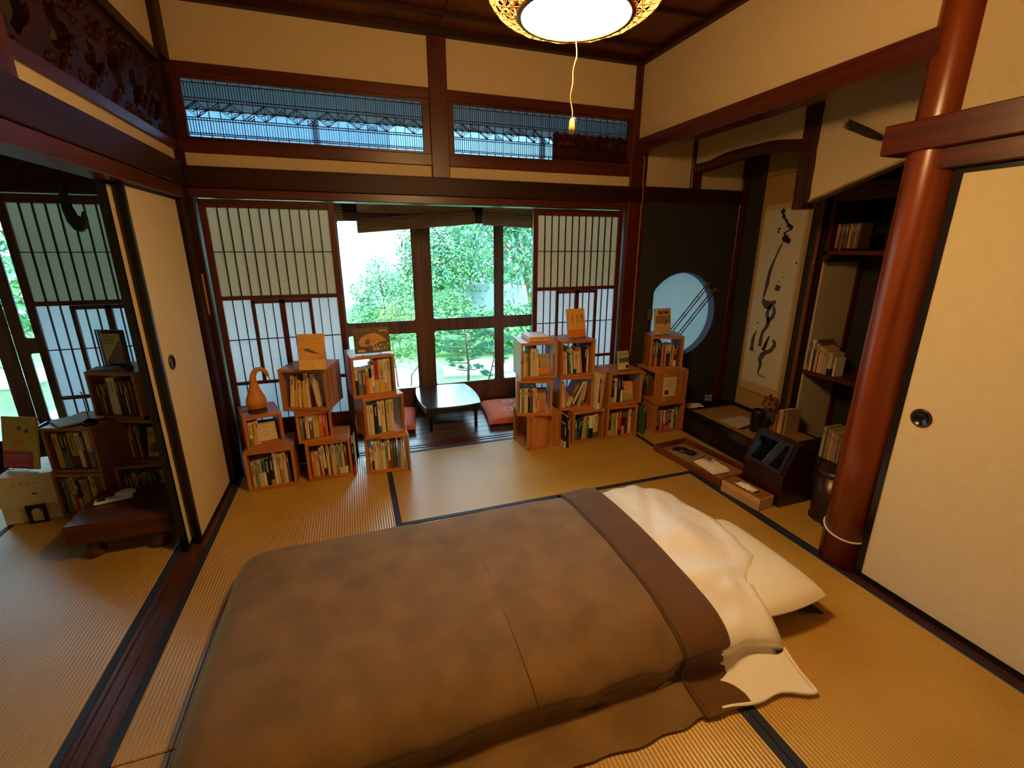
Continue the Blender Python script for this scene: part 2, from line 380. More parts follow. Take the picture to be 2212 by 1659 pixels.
# ranma: transom windows with fine lattice
def ranma(idx, x0, x1, stained_from=None):
    w = empty_struct('window_%d' % idx)
    z0, z1 = 2.026, 2.304
    O = [(x0-.045, 2.010), (x1+.045, 2.010), (x1+.045, 2.322), (x0-.045, 2.322)]; I = [(x0, z0), (x1, z0), (x1, z1), (x0, z1)]
    MB().ring(O, I, 'y', .0, .04).build('window_frame', W_LIT['x'], w)
    xe = stained_from or x1
    MB().box(x0, .022, z0, xe, .026, z1).build('frosted_pane', FROST, w)
    if stained_from: 
        MB().box(xe, .024, z0, x1, .034, 2.20).build('wooden_shutter_board', W_LIT['x'], w)
        MB().box(xe, .022, 2.20, x1, .026, z1).build('frosted_pane', FROST, w)
    L = MB(); t = .0016; y0, y1 = .010, .020
    N = round((x1-x0)/.0552); p = (x1-x0)/N
    H = [2.292, 2.219, 2.204, 2.124, 2.112, 2.048, 2.039]
    for z in H: L.box(x0, y0, z-t, x1, y1, z+t)
    for k in range(N+1):
        x = x0+k*p; L.box(x-t, y0, z0, x+t, y1, z1)
        if k < N:
            for q in (1, 2, 3):
                xx = x+q*p/4; L.box(xx-t*.7, y0, 2.039, xx+t*.7, y1, 2.124); L.box(xx-t*.7, y0, 2.204, xx+t*.7, y1, 2.292)
    zm = 2.164; L.box(x0, y0, zm-t, x1, y1, zm+t)
    def seg(a, b):
        dx, dz = b[0]-a[0], b[1]-a[1]; le = math.hypot(dx, dz); nx, nz = -dz/le*t*.7, dx/le*t*.7
        L.prism([(a[0]-nx, a[1]-nz), (b[0]-nx, b[1]-nz), (b[0]+nx, b[1]+nz), (a[0]+nx, a[1]+nz)], 'y', y0, y1)
    zt, zb = 2.204, 2.124
    for k in range(N):
        xa = x0+k*p; xb = xa+p; ph = (k+1) % 3
        if ph in (1, 2):            # hemp-leaf star spans two cells
            xc = xb if ph == 1 else xa; xo = xa if ph == 1 else xb
            for ze, s in ((zt, 1), (zb, -1)):
                seg((xo, zm), (xc, ze)); m = ((xo+xc*2)/3, zm+s*.014); seg(m, (xo, zm)); seg(m, (xc, zm)); seg(m, (xc, ze))
        else:                        # cross-hatched square above or below
            za, zb2 = (zm, zt) if (k//3) % 2 == 0 else (zb, zm)
            for q in (.33, .67, 1.0):
                seg((xa, lerp(za, zb2, q)), (lerp(xa, xb, q), za)); seg((xb, lerp(za, zb2, q)), (lerp(xb, xa, q), za))
    o = L.build('lattice', W_BEAM['z'], w); o['kind'] = 'stuff'
ranma(1, .054, 1.326)
ranma(2, 1.522, 2.790, 2.215)

# ------------------------------------------------------------------ shoji screens
def shoji(idx, x0, mirror=False, y=.03, W=.727, boxed=True):
    d = empty_struct('door_%d' % idx); d.location = (x0, y, 0)
    def X(a, b): return (W-b, W-a) if mirror else (a, b)
    fr = W_LIT['z']; t = .026
    a, b = X(0, .036); MB().bbox(a, 0, 0, b, t, 1.712, .002).build('stile', fr, d)
    a, b = X(W-.036, W); MB().bbox(a, 0, 0, b, t, 1.712, .002).build('stile', fr, d)
    MB().bbox(.036, 0, 1.668, W-.036, t, 1.712, .002).build('top_rail', W_LIT['x'], d)
    MB().bbox(.036, 0, 1.136, W-.036, t, 1.160, .002).build('middle_rail', W_LIT['x'], d)
    MB().bbox(.036, 0, .598, W-.036, t, .618, .002).build('lower_rail', W_LIT['x'], d)
    MB().bbox(.036, 0, .325, W-.036, t, .350, .002).build('base_rail', W_LIT['x'], d)
    MB().bbox(.036, .008, 0, W-.036, .018, .325, .001).build('kick_board', W_LIT['x'], d)
    ia, ib = .036, W-.036; p = (ib-ia)/12
    MB().box(ia, .016, 1.16, ib, .0166, 1.668).build('paper_pane', PAPER_UP, d)
    MB().box(ia, .016, .618, ib, .0166, 1.136).build('paper_pane', PAPER_LO, d)
    MB().box(ia, .016, .350, ib, .0166, .598).build('paper_pane', PAPER_LO, d)
    bar = {}
    def lat(x, z0, z1, w=.0028):
        MB().box(x-w, .003, z0, x+w, .0155, z1).build('lattice_bar', W_BEAM['z'], d)
    def hor(z, a, b, w=.0024):
        MB().box(a, .002, z-w, b, .0150, z+w).build('lattice_bar', W_BEAM['x'], d)
    for k in range(1, 12): lat(ia+k*p, 1.16, 1.668)
    hor(1.420, ia, ib)
    bl, br = (ia+3*p, ia+9*p)
    if mirror: bl, br = (W-br, W-bl)
    for k in range(1, 12):
        x = ia+k*p
        if boxed and (abs(x-bl) < .01 or abs(x-br) < .01 or abs(x-(bl+br)/2) < .01): continue
        lat(x, .618, 1.136, .0022); lat(x, .35, .598, .0022)
    hor(.890, ia, ib)
    if boxed:
        for xx, w in ((bl, .010), ((bl+br)/2, .016), (br, .010)): MB().bbox(xx-w, -.004, .618, xx+w, .0155, 1.134, .001).build('inner_stile', fr, d)
        MB().bbox(bl, -.004, 1.112, br, .0155, 1.134, .001).build('inner_rail', W_LIT['x'], d)
    return d
shoji(1, .028); shoji(2, 2.085, True); shoji(3, -.868)

# ------------------------------------------------------------------ left wall with carved transom and sliding doors
wl = empty_struct('wall_left')
def panx(parent, x0, y0, z0, x1, y1, z1, m=PLASTER): return MB().bbox(x0, y0, z0, x1, y1, z1, .002).build('plaster_panel', m, parent)
panx(wl, -.06, -3.82, 2.375, 0, -.11, CEIL+.03)
panx(wl, -.06, -1.40, 1.875, 0, -.115, 1.94)
panx(wl, -.06, -3.82, 1.875, 0, -1.52, 2.38)
beam(18, -.11, -3.82, 1.765, .020, -.10, 1.882, W_BEAM['y'])
beam(19, -.108, -3.82, 1.700, .004, -.10, 1.766, W_LIT['y'])
beam(20, -.085, -1.41, 1.936, .012, -.10, 1.985, W_LIT['y'])
beam(21, -.085, -1.41, 2.335, .012, -.10, 2.380, W_BEAM['y'])
beam(22, -.10, -1.52, 1.87, .014, -1.40, CEIL, W_LIT['z'])
beam(23, -.02, -3.82, 2.65, .05, -.0, CEIL+.005, W_BEAM['y'])
# carved openwork board
w3 = empty_struct('window_3')
def blob(cy_, cz_, ry, rz, n=22, j=.25, seed=0, skew=0):
    r = random.Random(seed); ph = [r.random()*6 for _ in range(4)]
    P = []
    for k in range(n):
        a = 2*PI*k/n; q = 1+j*(.5*math.sin(3*a+ph[0])+.35*math.sin(5*a+ph[1])+.2*math.sin(8*a+ph[2]))
        P.append((cy_+ry*q*math.cos(a)+skew*math.sin(a)*ry, cz_+rz*q*math.sin(a)))
    return P
holes = [(-1.27, 2.10, .085, .085, .15), (-1.06, 2.12, .05, .05, .5), (-1.0, 2.22, .04, .02, .4), (-.80, 2.10, .045, .04, .7), (-.62, 2.13, .06, .075, .5), (-.42, 2.10, .08, .06, .5), (-.23, 2.10, .06, .055, .3), (-.45, 2.23, .05, .022, .5)]
cuts = [-1.40, -1.155, -.925, -.715, -.52, -.335, -.10]
hs = [(-1.275, 2.13, .075, .095, .18), (-1.04, 2.13, .06, .065, .55), (-.82, 2.11, .045, .05, .7), (-.62, 2.15, .055, .08, .5), (-.43, 2.12, .062, .07, .55), (-.22, 2.105, .065, .058, .35)]
cb = MB()
for i, (a, b) in enumerate(zip(cuts[:-1], cuts[1:])):
    h = hs[i]; inn2 = blob(h[0], h[1], h[2], h[3], 32, h[4], 3+i)
    out2 = []
    for k in range(32):
        an = 2*PI*k/32; c_, s_ = math.cos(an), math.sin(an)
        q = min(((b if c_ > 0 else a)-h[0])/c_ if abs(c_) > 1e-6 else 9, ((2.34 if s_ > 0 else 1.98)-h[1])/s_ if abs(s_) > 1e-6 else 9)
        out2.append((h[0]+c_*q, h[1]+s_*q))
    for corner in ((a, 1.98), (b, 1.98), (b, 2.34), (a, 2.34)):
        k = min(range(32), key=lambda q: (out2[q][0]-corner[0])**2+(out2[q][1]-corner[1])**2); out2[k] = corner
    cb.ring(out2, inn2, 'x', -.055, -.015)
rr = random.Random(5)
cb.build('carved_board', W_BEAM['y'], w3)
cv = MB()
for i in range(26):                      # raised pine boughs and cloud scrolls of the carving
    y = -1.33+i*.048+rr.uniform(-.01, .01); z = 2.06+.20*rr.random()
    if min(math.hypot((y-h[0])/h[2], (z-h[1])/h[3]) for h in hs) < 1.05: z = 2.30 if i % 2 else 2.02
    pts = [(-.012, y+.05*math.cos(t*.9)*(.4+t*.15), z+.035*math.sin(t*1.3)) for t in [q*.5 for q in range(9)]]
    cv.tube(pts, [.004+.008*math.sin(PI*q/8) for q in range(9)], 5)
for i in range(60):
    y = rr.uniform(-1.36, -.14); z = rr.uniform(2.2, 2.33) if rr.random() < .6 else rr.uniform(1.99, 2.03)
    cv.lathe([(.0, .012), (.012, .006), (.018, 0), (.012, -.004)], 6, (0, 0, 0), 0, T(-.014, y, z) @ RY(90))
cv.build('carved_relief', W_BEAM['y'], w3, True)

def fusuma(idx, x, y0, y1, top=1.715, pull=None, face=1, w=.022, th=.024):
    d = empty_struct('door_%d' % idx)
    z0 = 0.0
    O = [(y0, z0), (y1, z0), (y1, top), (y0, top)]; I = [(y0+w, z0+w), (y1-w, z0+w), (y1-w, top-w*.8), (y0+w, top-w*.8)]
    MB().ring(O, I, 'x', x-th/2-.002, x+th/2+.002).build('lacquer_frame', LACQ, d)
    MB().box(x-th/2+.001, y0+w, z0+w, x+th/2-.001, y1-w, top-w*.8).build('paper_panel', FUSUMA, d)
    if pull:
        M = T(x+face*(th/2), pull[0], pull[1]) @ RY(90*face)
        h = MB().lathe([(.036, -.001), (.037, .004), (.030, .005), (.028, .001), (.0, .0005)], 28, M=M).build('door_pull', LACQ, d, True)
        MB().lathe([(.0332, .004), (.0335, .0056), (.0315, .0058), (.031, .005)], 28, M=M, caps=False).build('brass_ring', plain('aged_brass', '8d6a38', .3, .1, 10, 0, .9), h, True)
    return d
fusuma(4, -.040, -.775, -.118, 1.705, (-.655, .92)); fusuma(5, -.082, -.832, -.118, 1.705)
# ------------------------------------------------------------------ right wall
wr = empty_struct('wall_right')
panx(wr, 2.872, -1.86, 2.185, 2.95, 0, CEIL+.03)
panx(wr, 2.885, -3.82, 1.885, 2.95, -1.96, CEIL+.03)
beam(24, 2.85, -1.90, 2.095, 2.965, .0, 2.190, W_LIT['y'])
beam(25, 2.835, -3.82, 1.787, 2.96, -1.775, 1.893, W_LIT['y'])
beam(26, 2.862, -3.82, 1.716, 2.985, -1.955, 1.790, W_LIT['y'])
beam(27, 2.83, -3.82, 2.655, 2.88, .0, CEIL+.005, W_BEAM['y'])
beam(28, 2.925, -3.82, -.02, 2.985, -1.96, 0.0, W_LIT['y'])
struct('trim_29', MB().lathe([(.093, 0), (.0915, .6), (.090, 1.4), (.087, 2.2), (.086, CEIL)], 40, (2.935, -1.918, 0)), W_COL, True)
fusuma(6, 2.905, -2.94, -2.015, 1.716, (-2.11, .80), -1, .026)
fusuma(7, 2.945, -3.82, -2.90, 1.716)
# ------------------------------------------------------------------ alcove
wa = empty_struct('wall_alcove')
Yt = [(-.002, 2.060), (-.232, 2.064), (-.399, 2.091), (-.606, 2.092), (-.735, 2.088), (-.965, 2.052)]
Yb = [(-.002, 1.985), (-.094, 1.988), (-.301, 2.002), (-.497, 2.018), (-.713, 2.011), (-.957, 1.979)]
P = [(0, 2.4)]+[(y, z-.02) for y, z in Yt]+[(-.98, 2.4)]
MB().prism(P, 'x', 3.39, 3.43).build('plaster_panel', PLASTER, wa)
MB().prism([(-1.0, 2.4), (-1.0, 1.69), (-1.03, 1.703), (-1.537, 1.859), (-1.95, 1.985), (-1.95, 2.4)], 'x', 3.385, 3.43).build('plaster_panel', PLASTER, wa)
MB().prism([(-1.02, 1.690), (-1.95, 1.975), (-1.95, 1.987), (-1.02, 1.702)], 'x', 3.378, 3.436).build('edge_trim', wood('pale_trim_wood', 'a88a58', '80602f', 'y'), wa)
cvt = []; N = 30
for k in range(N+1):
    t = k/N; a = catmull(Yt, t); b = catmull(Yb, t); y = (a[0]+b[0])/2; z = (a[1]+b[1])/2; h = (a[1]-b[1])/2
    row = []
    for q in range(12):
        an = 2*PI*q/12; w_ = 1+.06*noise.noise(Vector((y*9, q*.7, 3)))
        row.append((3.40+.036*w_*math.cos(an), y, z+h*w_*math.sin(an)))
    cvt.append(row)
struct('trim_30', MB().grid(cvt, closed=True), wood('dark_curved_log', '4a2212', '2c120a', 'y', .4), True)
def gnarl(x, y, z0, z1, rx, ry, nseg, seed):
    rows = []
    for k in range(nseg+1):
        z = lerp(z0, z1, k/nseg)
        rows.append([(x+rx*s*(1+.12*noise.noise(Vector((z*22, q*1.3, seed)))), y+ry*u*(1+.16*noise.noise(Vector((z*22, q*1.7, seed+5)))), z) for q, (s, u) in enumerate([(-1, -1), (0, -1.03), (1, -1), (1, 1), (0, 1.03), (-1, 1)])])
    b = MB().grid(rows, closed=True); b.add([rows[0][i] for i in range(6)], [tuple(range(5, -1, -1))]); return b
struct('trim_31', gnarl(3.39, -1.0, 1.662, 2.4, .048, .036, 26, 2), wood('hanging_post_wood', '4a2412', '24100a', 'z', .45))
# rear and side walls of the tokonoma
MB().box(3.93, -.74, 0, 3.99, .02, 2.4).build('rear_wall', PLASTER_DK, wa)
MB().box(3.93, -.785, 0, 4.30, -.74, 2.4).build('plaster_panel', PLASTER, wa)
MB().box(4.30, -1.95, 0, 4.36, -.70, 2.4).build('rear_wall', PLASTER_DK, wa)
MB().bbox(4.255, -.80, 0, 4.31, -.752, 2.4, .003).build('corner_strip', W_LIT['z'], wa)
MB().box(2.9, -1.98, 0, 4.36, -1.95, 2.4).build('side_wall', PLASTER_DK, wa)
MB().box(2.95, -1.98, 2.38, 4.36, .05, 2.42).build('alcove_ceiling', W_CEIL, wa)
MB().box(3.93, -.02, 0, 4.4, .08, 2.4).build('rear_wall', PLASTER_DK, wa)
bp = [(0, .0)]; b = MB(); z = .1
prof = []
while z < 2.35:
    prof += [(.0155, z), (.0165, z+.004), (.0185, z+.010), (.0165, z+.016), (.0158, z+.03)]; z += .205
prof.append((.0155, 2.38))
struct('trim_32', MB().lathe(prof, 14, (3.872, -.748, 0)), wood('smoked_bamboo', '8a4e20', '5e2e10', 'z', .3), True)
struct('trim_33', MB().bbox(3.895, -.772, .0, 3.93, -.735, 2.38, .003), W_BEAM['z'])
# raised floor of the tokonoma
pf = empty_struct('floor_2')
MB().bbox(3.31, -1.02, 0, 3.40, -.0, .122, .004).build('front_board', plain('dark_lacquer_board', '1d110c', .3, .1, 15), pf)
MB().box(3.40, -1.02, 0, 3.93, 0, .118).build('raised_base', plain('black_floor_board', '171210', .45), pf)
MB().bbox(3.455, -1.0, .118, 3.88, -.22, .126, .002).build('tatami_inlay', plain('brown_rush_inlay', '9c7440', .6, .08, 120, .2), pf)

# built-in shelf and little top cabinet of the side alcove
sh = thing('wall_shelf', 'dark wooden shelf board with books between bamboo post and round column', 'shelf', (3.9, -.79, .558))
MB().bbox(0, -1.155, 0, .30, 0, .030, .003).build('shelf_board', W_LIT['y'], sh)
cb_ = thing('wall_cabinet', 'open dark wooden cabinet high in the side alcove with a row of books', 'cabinet', (3.88, -.80, 1.40))
MB().bbox(0, -1.14, .0, .40, 0, .026, .003).build('bottom_board', W_LIT['y'], cb_)
MB().bbox(0, -1.14, .40, .40, 0, .43, .003).build('top_board', W_LIT['y'], cb_)
MB().bbox(0, -.03, -.05, .40, 0, .40, .003).build('side_board', W_LIT['z'], cb_)
MB().bbox(0.0, -.06, -.03, .05, -.03, .0, .003).build('bracket', W_BEAM['z'], cb_)
MB().bbox(0, -1.14, .33, .02, -.03, .40, .002).build('front_board', W_LIT['y'], cb_)

# ------------------------------------------------------------------ ceiling and the shell behind the camera
ce = empty_struct('ceiling')
MB().box(-.02, -3.9, CEIL+.012, 2.98, .06, CEIL+.05).build('ceiling_backing', W_CEIL, ce)
for k in range(8):
    MB().bbox(0+k*.3585, -3.82, CEIL+.002+(k % 2)*.003, .3585*(k+1)-.002, 0, CEIL+.016, .001).build('ceiling_board', W_CEIL, ce)
for k in range(9):
    MB().bbox(.0, -.25-k*.43, CEIL-.022, 2.87, -.225-k*.43, CEIL+.002, .003).build('ceiling_batten', W_BEAM['x'], ce)
c2 = empty_struct('ceiling_2')
MB().box(-3.2, -3.9, CEIL+.01, -.04, .06, CEIL+.05).build('ceiling_board', W_CEIL, c2)
for nm, bx in (('wall_front', (-3.2, -3.90, -.1, 4.5, -3.84, 2.75)), ('wall_left_2', (-3.12, -3.9, -.1, -3.06, 1.0, 2.75)), ('wall_right_2', (2.99, -3.9, -.1, 3.05, -1.98, 2.75)), ('wall_right_3', (4.40, -2.0, -.5, 4.46, 1.06, 2.75))):
    struct(nm, MB().box(*bx), PLASTER)
struct('ceiling_3', MB().box(-3.2, .06, 2.52, 4.5, 1.02, 2.56), W_CEIL)
struct('roof', MB().prism([(.9, 2.62), (1.30, 2.55), (1.30, 2.60), (.9, 2.75)], 'x', -3.6, 5.2), SKY_BAFFLE)
struct('wall_back_2', MB().box(-3.2, .06, 1.9, 4.5, .10, 2.01).box(-3.2, .06, 2.38, 4.5, .10, 2.76).box(2.96, .06, 2.0, 4.5, .12, 2.6).box(-3.2, .06, 1.9, -.1, .1, 2.7).box(3.93, .08, -.4, 4.5, .13, 2.6), SKY_BAFFLE)

# ------------------------------------------------------------------ veranda windows
def rr_loop(x0, z0, x1, z1, r, n=4):
    P = []
    for (cx_, cz_, a0) in ((x1-r, z1-r, 0), (x0+r, z1-r, 90), (x0+r, z0+r, 180), (x1-r, z0+r, 270)):
        for k in range(n+1): a = math.radians(a0+90*k/n); P.append((cx_+r*math.cos(a), cz_+r*math.sin(a)))
    return P
def rect_loop(x0, z0, x1, z1, n=4):
    P = []
    for (px, pz, qx, qz) in ((x1, (z0+z1)/2, (x0+x1)/2, z1), ((x0+x1)/2, z1, x0, (z0+z1)/2), (x0, (z0+z1)/2, (x0+x1)/2, z0), ((x0+x1)/2, z0, x1, (z0+z1)/2)):
        cx_ = px if abs(px-(x0+x1)/2) > 1e-9 else qx; cz_ = qz if abs(qz-(z0+z1)/2) > 1e-9 else pz
        for k in range(n+1):
            t = k/n
            P.append((lerp(px, cx_, t*2), lerp(pz, cz_, t*2)) if t < .5 else (lerp(cx_, qx, t*2-1), lerp(cz_, qz, t*2-1)))
    return P
def sash(idx, xa, panes, xb, y):
    w = empty_struct('window_%d' % idx)
    edges = [xa]+[(panes[k][1]+panes[k+1][0])/2 for k in range(len(panes)-1)]+[xb]
    fr = MB(); gk = MB()
    for k, (p0, p1) in enumerate(panes):
        for z0, z1, zz0, zz1 in ((.190, .715, .02, .765), (.815, 1.66, .765, 1.72)):
            i = rr_loop(p0, z0, p1, z1, .022); fr.ring(rect_loop(edges[k], zz0, edges[k+1], zz1), i, 'y', y, y+.032)
            gk.ring(rr_loop(p0-.001, z0-.001, p1+.001, z1+.001, .022), rr_loop(p0+.006, z0+.006, p1-.006, z1-.006, .018), 'y', y+.006, y+.020)
            MB().box(p0, y+.012, z0, p1, y+.015, z1).build('glass_pane', GLASS, w)
    fr.build('sash_frame', wood('weathered_sash_wood', '7a4a30', '4c2a1a', 'z', .5), w); gk.build('rubber_gasket', GASKET, w)
sash(4, 1.413, [(1.492, 2.083), (2.163, 2.752)], 2.83, 1.0)
sash(5, .0, [(.070, .660), (.742, 1.334)], 1.411, .965)
sash(6, -1.50, [(-1.44, -.77), (-.69, -.10)], .0, 1.0)
sash(7, -3.05, [(-2.95, -2.33), (-2.25, -1.58)], -1.50, .965)
sash(8, 2.83, [(2.90, 3.5), (3.58, 4.18)], 4.4, .965)
# transom lights over the sashes and the frame beams
w9 = empty_struct('window_9')
for k in range(8):
    x0 = -3.1+k*.94; MB().box(x0+.02, 1.012, 1.86, x0+.92, 1.016, 2.40).build('glass_pane', GLASS, w9)
    MB().bbox(x0-.02, .99, 1.86, x0+.02, 1.04, 2.40, .003).build('mullion', W_BEAM['z'], w9)
struct('trim_34', MB().bbox(-3.2, .95, 1.715, 4.5, 1.05, 1.87, .004), W_BEAM['x'])
struct('trim_35', MB().bbox(-3.2, .95, 2.39, 4.5, 1.05, 2.62, .004), W_BEAM['x'])
struct('trim_36', MB().bbox(-3.2, .955, -.05, 4.5, 1.05, .025, .004), W_LIT['x'])
struct('wall_veranda', MB().box(-3.2, 1.0, -.5, 4.5, 1.04, -.04), SKY_BAFFLE)
# ------------------------------------------------------------------ pendant lamp
LX, LY, LZ = 1.437, -1.90, 2.022
lamp = thing('pendant_lamp', 'round woven bamboo pendant lamp glowing warm over the bed', 'lamp', (LX, LY, LZ))
L_EM = emit('lamp_diffuser_glow', 'ffd089', LAMP)
L_SIDE = emit('lamp_shade_glow', 'ffcc84', LAMP*.75)
MB().lathe([(.0, .003), (.143, .003), (.143, .0)], 40).build('diffuser_disc', L_EM, lamp)
MB().lathe([(.140, .006), (.140, .17)], 40, caps=False).build('inner_shade', L_SIDE, lamp)
MB().lathe([(.143, -.004), (.1525, -.004), (.1535, .004), (.1525, .010), (.143, .010)], 48, caps=False).build('rim', plain('lamp_rim_wood', '7a4a1c', .5), lamp, True)
BAM = plain('split_bamboo_strand', 'd9a558', .45, .15, 60)
bk = MB(); prof = [(.152, .0), (.185, .008), (.215, .028), (.234, .060), (.238, .095), (.228, .135), (.198, .170), (.150, .192)]
def PR(t): return catmull(prof, t)
for dirn, cnt in ((1, 34), (-1, 34)):
    for k in range(cnt):
        a0 = 2*PI*k/cnt; pts = []
        for q in range(15):
            t = q/14; r, z = PR(t); a = a0+dirn*t*1.25; r += dirn*.0015*math.sin(q*2.6)
            pts.append((r*math.cos(a), r*math.sin(a), z))
        bk.tube(pts, .0016, 4)
for t in (.0, .08, .16, .26, .37, .5, .63, .77, .9, 1.):
    r, z = PR(t)
    for e in (0, .003): bk.tube([((r+e)*math.cos(2*PI*q/36), (r+e)*math.sin(2*PI*q/36), z+e+.002*math.sin(q*2.2)) for q in range(36)], .0014, 4, closed=True)
bk.build('woven_basket', BAM, lamp)
MB().lathe([(.150, .172), (.152, .196), (.04, .205), (.035, .23), (.0, .235)], 32, caps=False).build('top_cap', plain('lamp_cap', '3a2618', .5), lamp, True)
MB().tube([(0, 0, .23), (0, 0, CEIL-LZ)], .004, 6).build('power_cord', plain('brown_cord', '2a1a12', .6), lamp)
CORD = plain('twisted_pull_cord', 'c48a4e', .7, .2, 300)
MB().tube([(.002*math.sin(k*.9)+(.006*math.sin(k*.25)), .002*math.cos(k*.9), -.002-k*.0094) for k in range(26)], .0013, 5).build('pull_cord', CORD, lamp)
MB().lathe([(.0, -.278), (.0065, -.275), (.0085, -.262), (.0075, -.246), (.004, -.238), (.0, -.237)], 12, (.006*math.sin(6.2), 0, 0)).tube([(.0, 0, -.238), (.008, .003, -.235), (.012, .0, -.243)], .0012, 4).build('pull_knob', plain('wooden_pull_knob', 'd2ae6c', .45, .1, 80), lamp, True)

# ------------------------------------------------------------------ bed
def NZ(x, y, z=0): return noise.noise(Vector((x, y, z)))
SEC = [(-1.165, .004), (-1.150, .05), (-1.160, .105), (-1.215, .150), (-1.34, .176), (-1.55, .190), (-1.78, .194), (-1.98, .186), (-2.10, .168), (-2.175, .138), (-2.212, .098), (-2.205, .060), (-2.205, .034), (-2.245, .018), (-2.30, .012), (-2.345, .010)]
FX = [(.262, .03), (.245, .30), (.252, .62), (.295, .86), (.38, .965), (.52, 1.0)]
def bedpoint(s, t, off=0.0, x_end=1.95, hem=None):
    """s along the bed (0 = foot), t across (0 = window side)"""
    y, z = catmull(SEC, t)
    if s < .22: x, g = catmull(FX, s/.22)
    else: x, g = lerp(.52, x_end, (s-.22)/.78), 1.0
    yc = -1.70
    sh = 1-.055*(1-g)
    y = yc+(y-yc)*sh
    z = z*g
    if z > .02:
        z += .010*NZ(x*3.1, y*2.3, 1)*g+.004*NZ(x*9, y*7, 4)*g
    if y < -2.2 and z < .05:                     # skirt on the mats waves a little
        wv = NZ(x*4.2, 0, 7); y += -.018*wv-.012*NZ(x*11, 0, 9); z += .010*max(0, NZ(x*6.5, y*5, 2))
    # tucks running off the near edge
    for x0, am in ((1.42, .020), (1.70, .030), (.95, .010)):
        d = (x-x0-(y+2.2)*.5)/.045
        if y < -2.02 and abs(d) < 2.5: z -= am*math.exp(-d*d)*min(1, (-2.02-y)*6)*(1 if z > .03 else .2)
    nx = 0; n_ = off
    if z > .04: z += n_
    if t > .5: y -= n_*.9
    elif t < .2: y += n_*.9
    if s < .2: x -= n_*.9*(1-s/.2)
    return (x, y, max(z, .004+off*.6))
BL = plain('brown_velour_blanket', '75572f', .9, .22, 7, .35, 0, .2, sheen=.25)
BL2 = plain('dark_brown_velour_border', '60401f', .9, .12, 7, .35, 0, .2, sheen=.2)
SHEET = plain('white_cotton_cover', 'efe6d8', .8, .02, 90, .15, 0, .3)
NS, NT = 130, 96
bed_b = thing('blanket', 'brown velour blanket spread over the futon bed, darker band folded back', 'blanket')
XE = lambda t: 1.80-.030*t+.006*math.sin(t*30)
MB().grid([[bedpoint(i/NS, j/NT, .010, XE(j/NT)) for j in range(NT+1)] for i in range(NS+1)]).build('blanket_body', BL, bed_b, True)
# folded-back band: lies one layer higher from x 1.76 to 1.96
def band(i, j, n=22):
    t = j/NT; u = i/n; xe = lerp(1.785-.035*t, 1.995-.060*t, u)
    p = bedpoint(1.0, t, .018+.008*math.sin(PI*min(1, u*1.02))**.5, xe)
    return p
MB().grid([[band(i, j) for j in range(NT+1)] for i in range(23)]).build('folded_band', BL2, bed_b, True)
for k, du in ((0, 0.0), (1, .07)):
    pts = []
    for j in range(NT+1):
        t = j/NT; p = bedpoint(1.0, t, .0205, 1.792-.035*t+du*.2); pts.append((p[0], p[1], p[2]+.0012))
    MB().tube(pts, .0016 if k else .0035, 5).build('hem_seam', plain('hem_stitching', '96703f' if k else '4a3018', .9), bed_b, True)
pts = []
for j in range(10, NT-22):
    t = j/NT; p = bedpoint(.62, t, .0105, 1.78); pts.append((1.235+.01*math.sin(j*.1), p[1], p[2]-.0003))
MB().tube(pts, .0018, 5).build('crease_line', BL2, bed_b, True)  # darker strip drawn for the shade in the blanket's fold
# white duvet
def XR(y):
    K = [(-1.12, 2.20), (-1.20, 2.32), (-1.33, 2.42), (-1.65, 2.455), (-1.93, 2.415), (-1.975, 2.35), (-2.02, 2.27), (-2.20, 2.205), (-2.32, 2.175), (-2.5, 2.155)]
    for (a, xa), (b, xb) in zip(K[:-1], K[1:]):
        if y >= b: return lerp(xa, xb, (a-y)/(a-b)) if y < a else xa
    return K[-1][1]
def duvet(i, j, n=150):
    t = j/NT; s = i/n
    p = list(bedpoint(min(1, s/.62), t, .0, 1.80)) if s <= .62 else None
    if p is None:
        u = (s-.62)/.38; b0 = bedpoint(1, t, .0, 1.80); y = b0[1]; z = b0[2]
        if y < -2.1: y -= .045*u*min(1, (-2.1-y)*5)
        xr = XR(y); x = lerp(1.80, xr, u); y -= .0
        # soft hollow beside the blanket, hump above the pillow, drop at the end
        if z > .03:
            z *= 1-.12*u
            z += .020*math.exp(-((x-2.15)/.10)**2)*(1 if y > -2.0 else .3)
            r1 = math.sin((x*1.0+y*1.15)*17+2.5*NZ(x*2, y*2, 3)); z += .013*r1*(1-abs(2*u-1))*min(1, max(0, (-1.45-y)*2.2))
            z += .022*NZ(x*6, y*5, 11)*(1-u*.3)+.009*NZ(x*15, y*13, 5)
            d = (x-2.02-(y+1.7)*.55)/.03; z -= .014*math.exp(-d*d)*(1 if y > -1.9 else .2)
            z -= .055*max(0, (u-.86)/.14)**1.6
        if y < -2.05:
            y += .016*math.sin(x*28+1)*min(1, (-2.05-y)*6)*u; z += .012*abs(math.sin(x*19))*u*(1 if z > .03 else .35)
        p = [x, y, max(z, .006)]
    else:
        if i < 8: p[0] -= .004
        else: p[2] = max(.004, p[2]*.93-.006); p[1] += .010 if p[1] < -2.1 else 0
    return tuple(p)
bd = thing('duvet', 'white cotton duvet on the futon, rumpled above the brown blanket', 'duvet')
solidify(MB().grid([[duvet(i, j) for j in range(NT+1)] for i in range(151)]).build('duvet_cover', SHEET, bd, True), .014, -1)
hem = []
for j in range(NT-20, NT+1):
    p = duvet(150, j); hem.append((p[0]+.002, p[1], p[2]+.004))
for i in range(149, 96, -2):
    p = duvet(i, NT); hem.append((p[0], p[1]-.004, p[2]+.004))
MB().tube(hem, .006, 6).build('piped_hem', SHEET, bd, True)
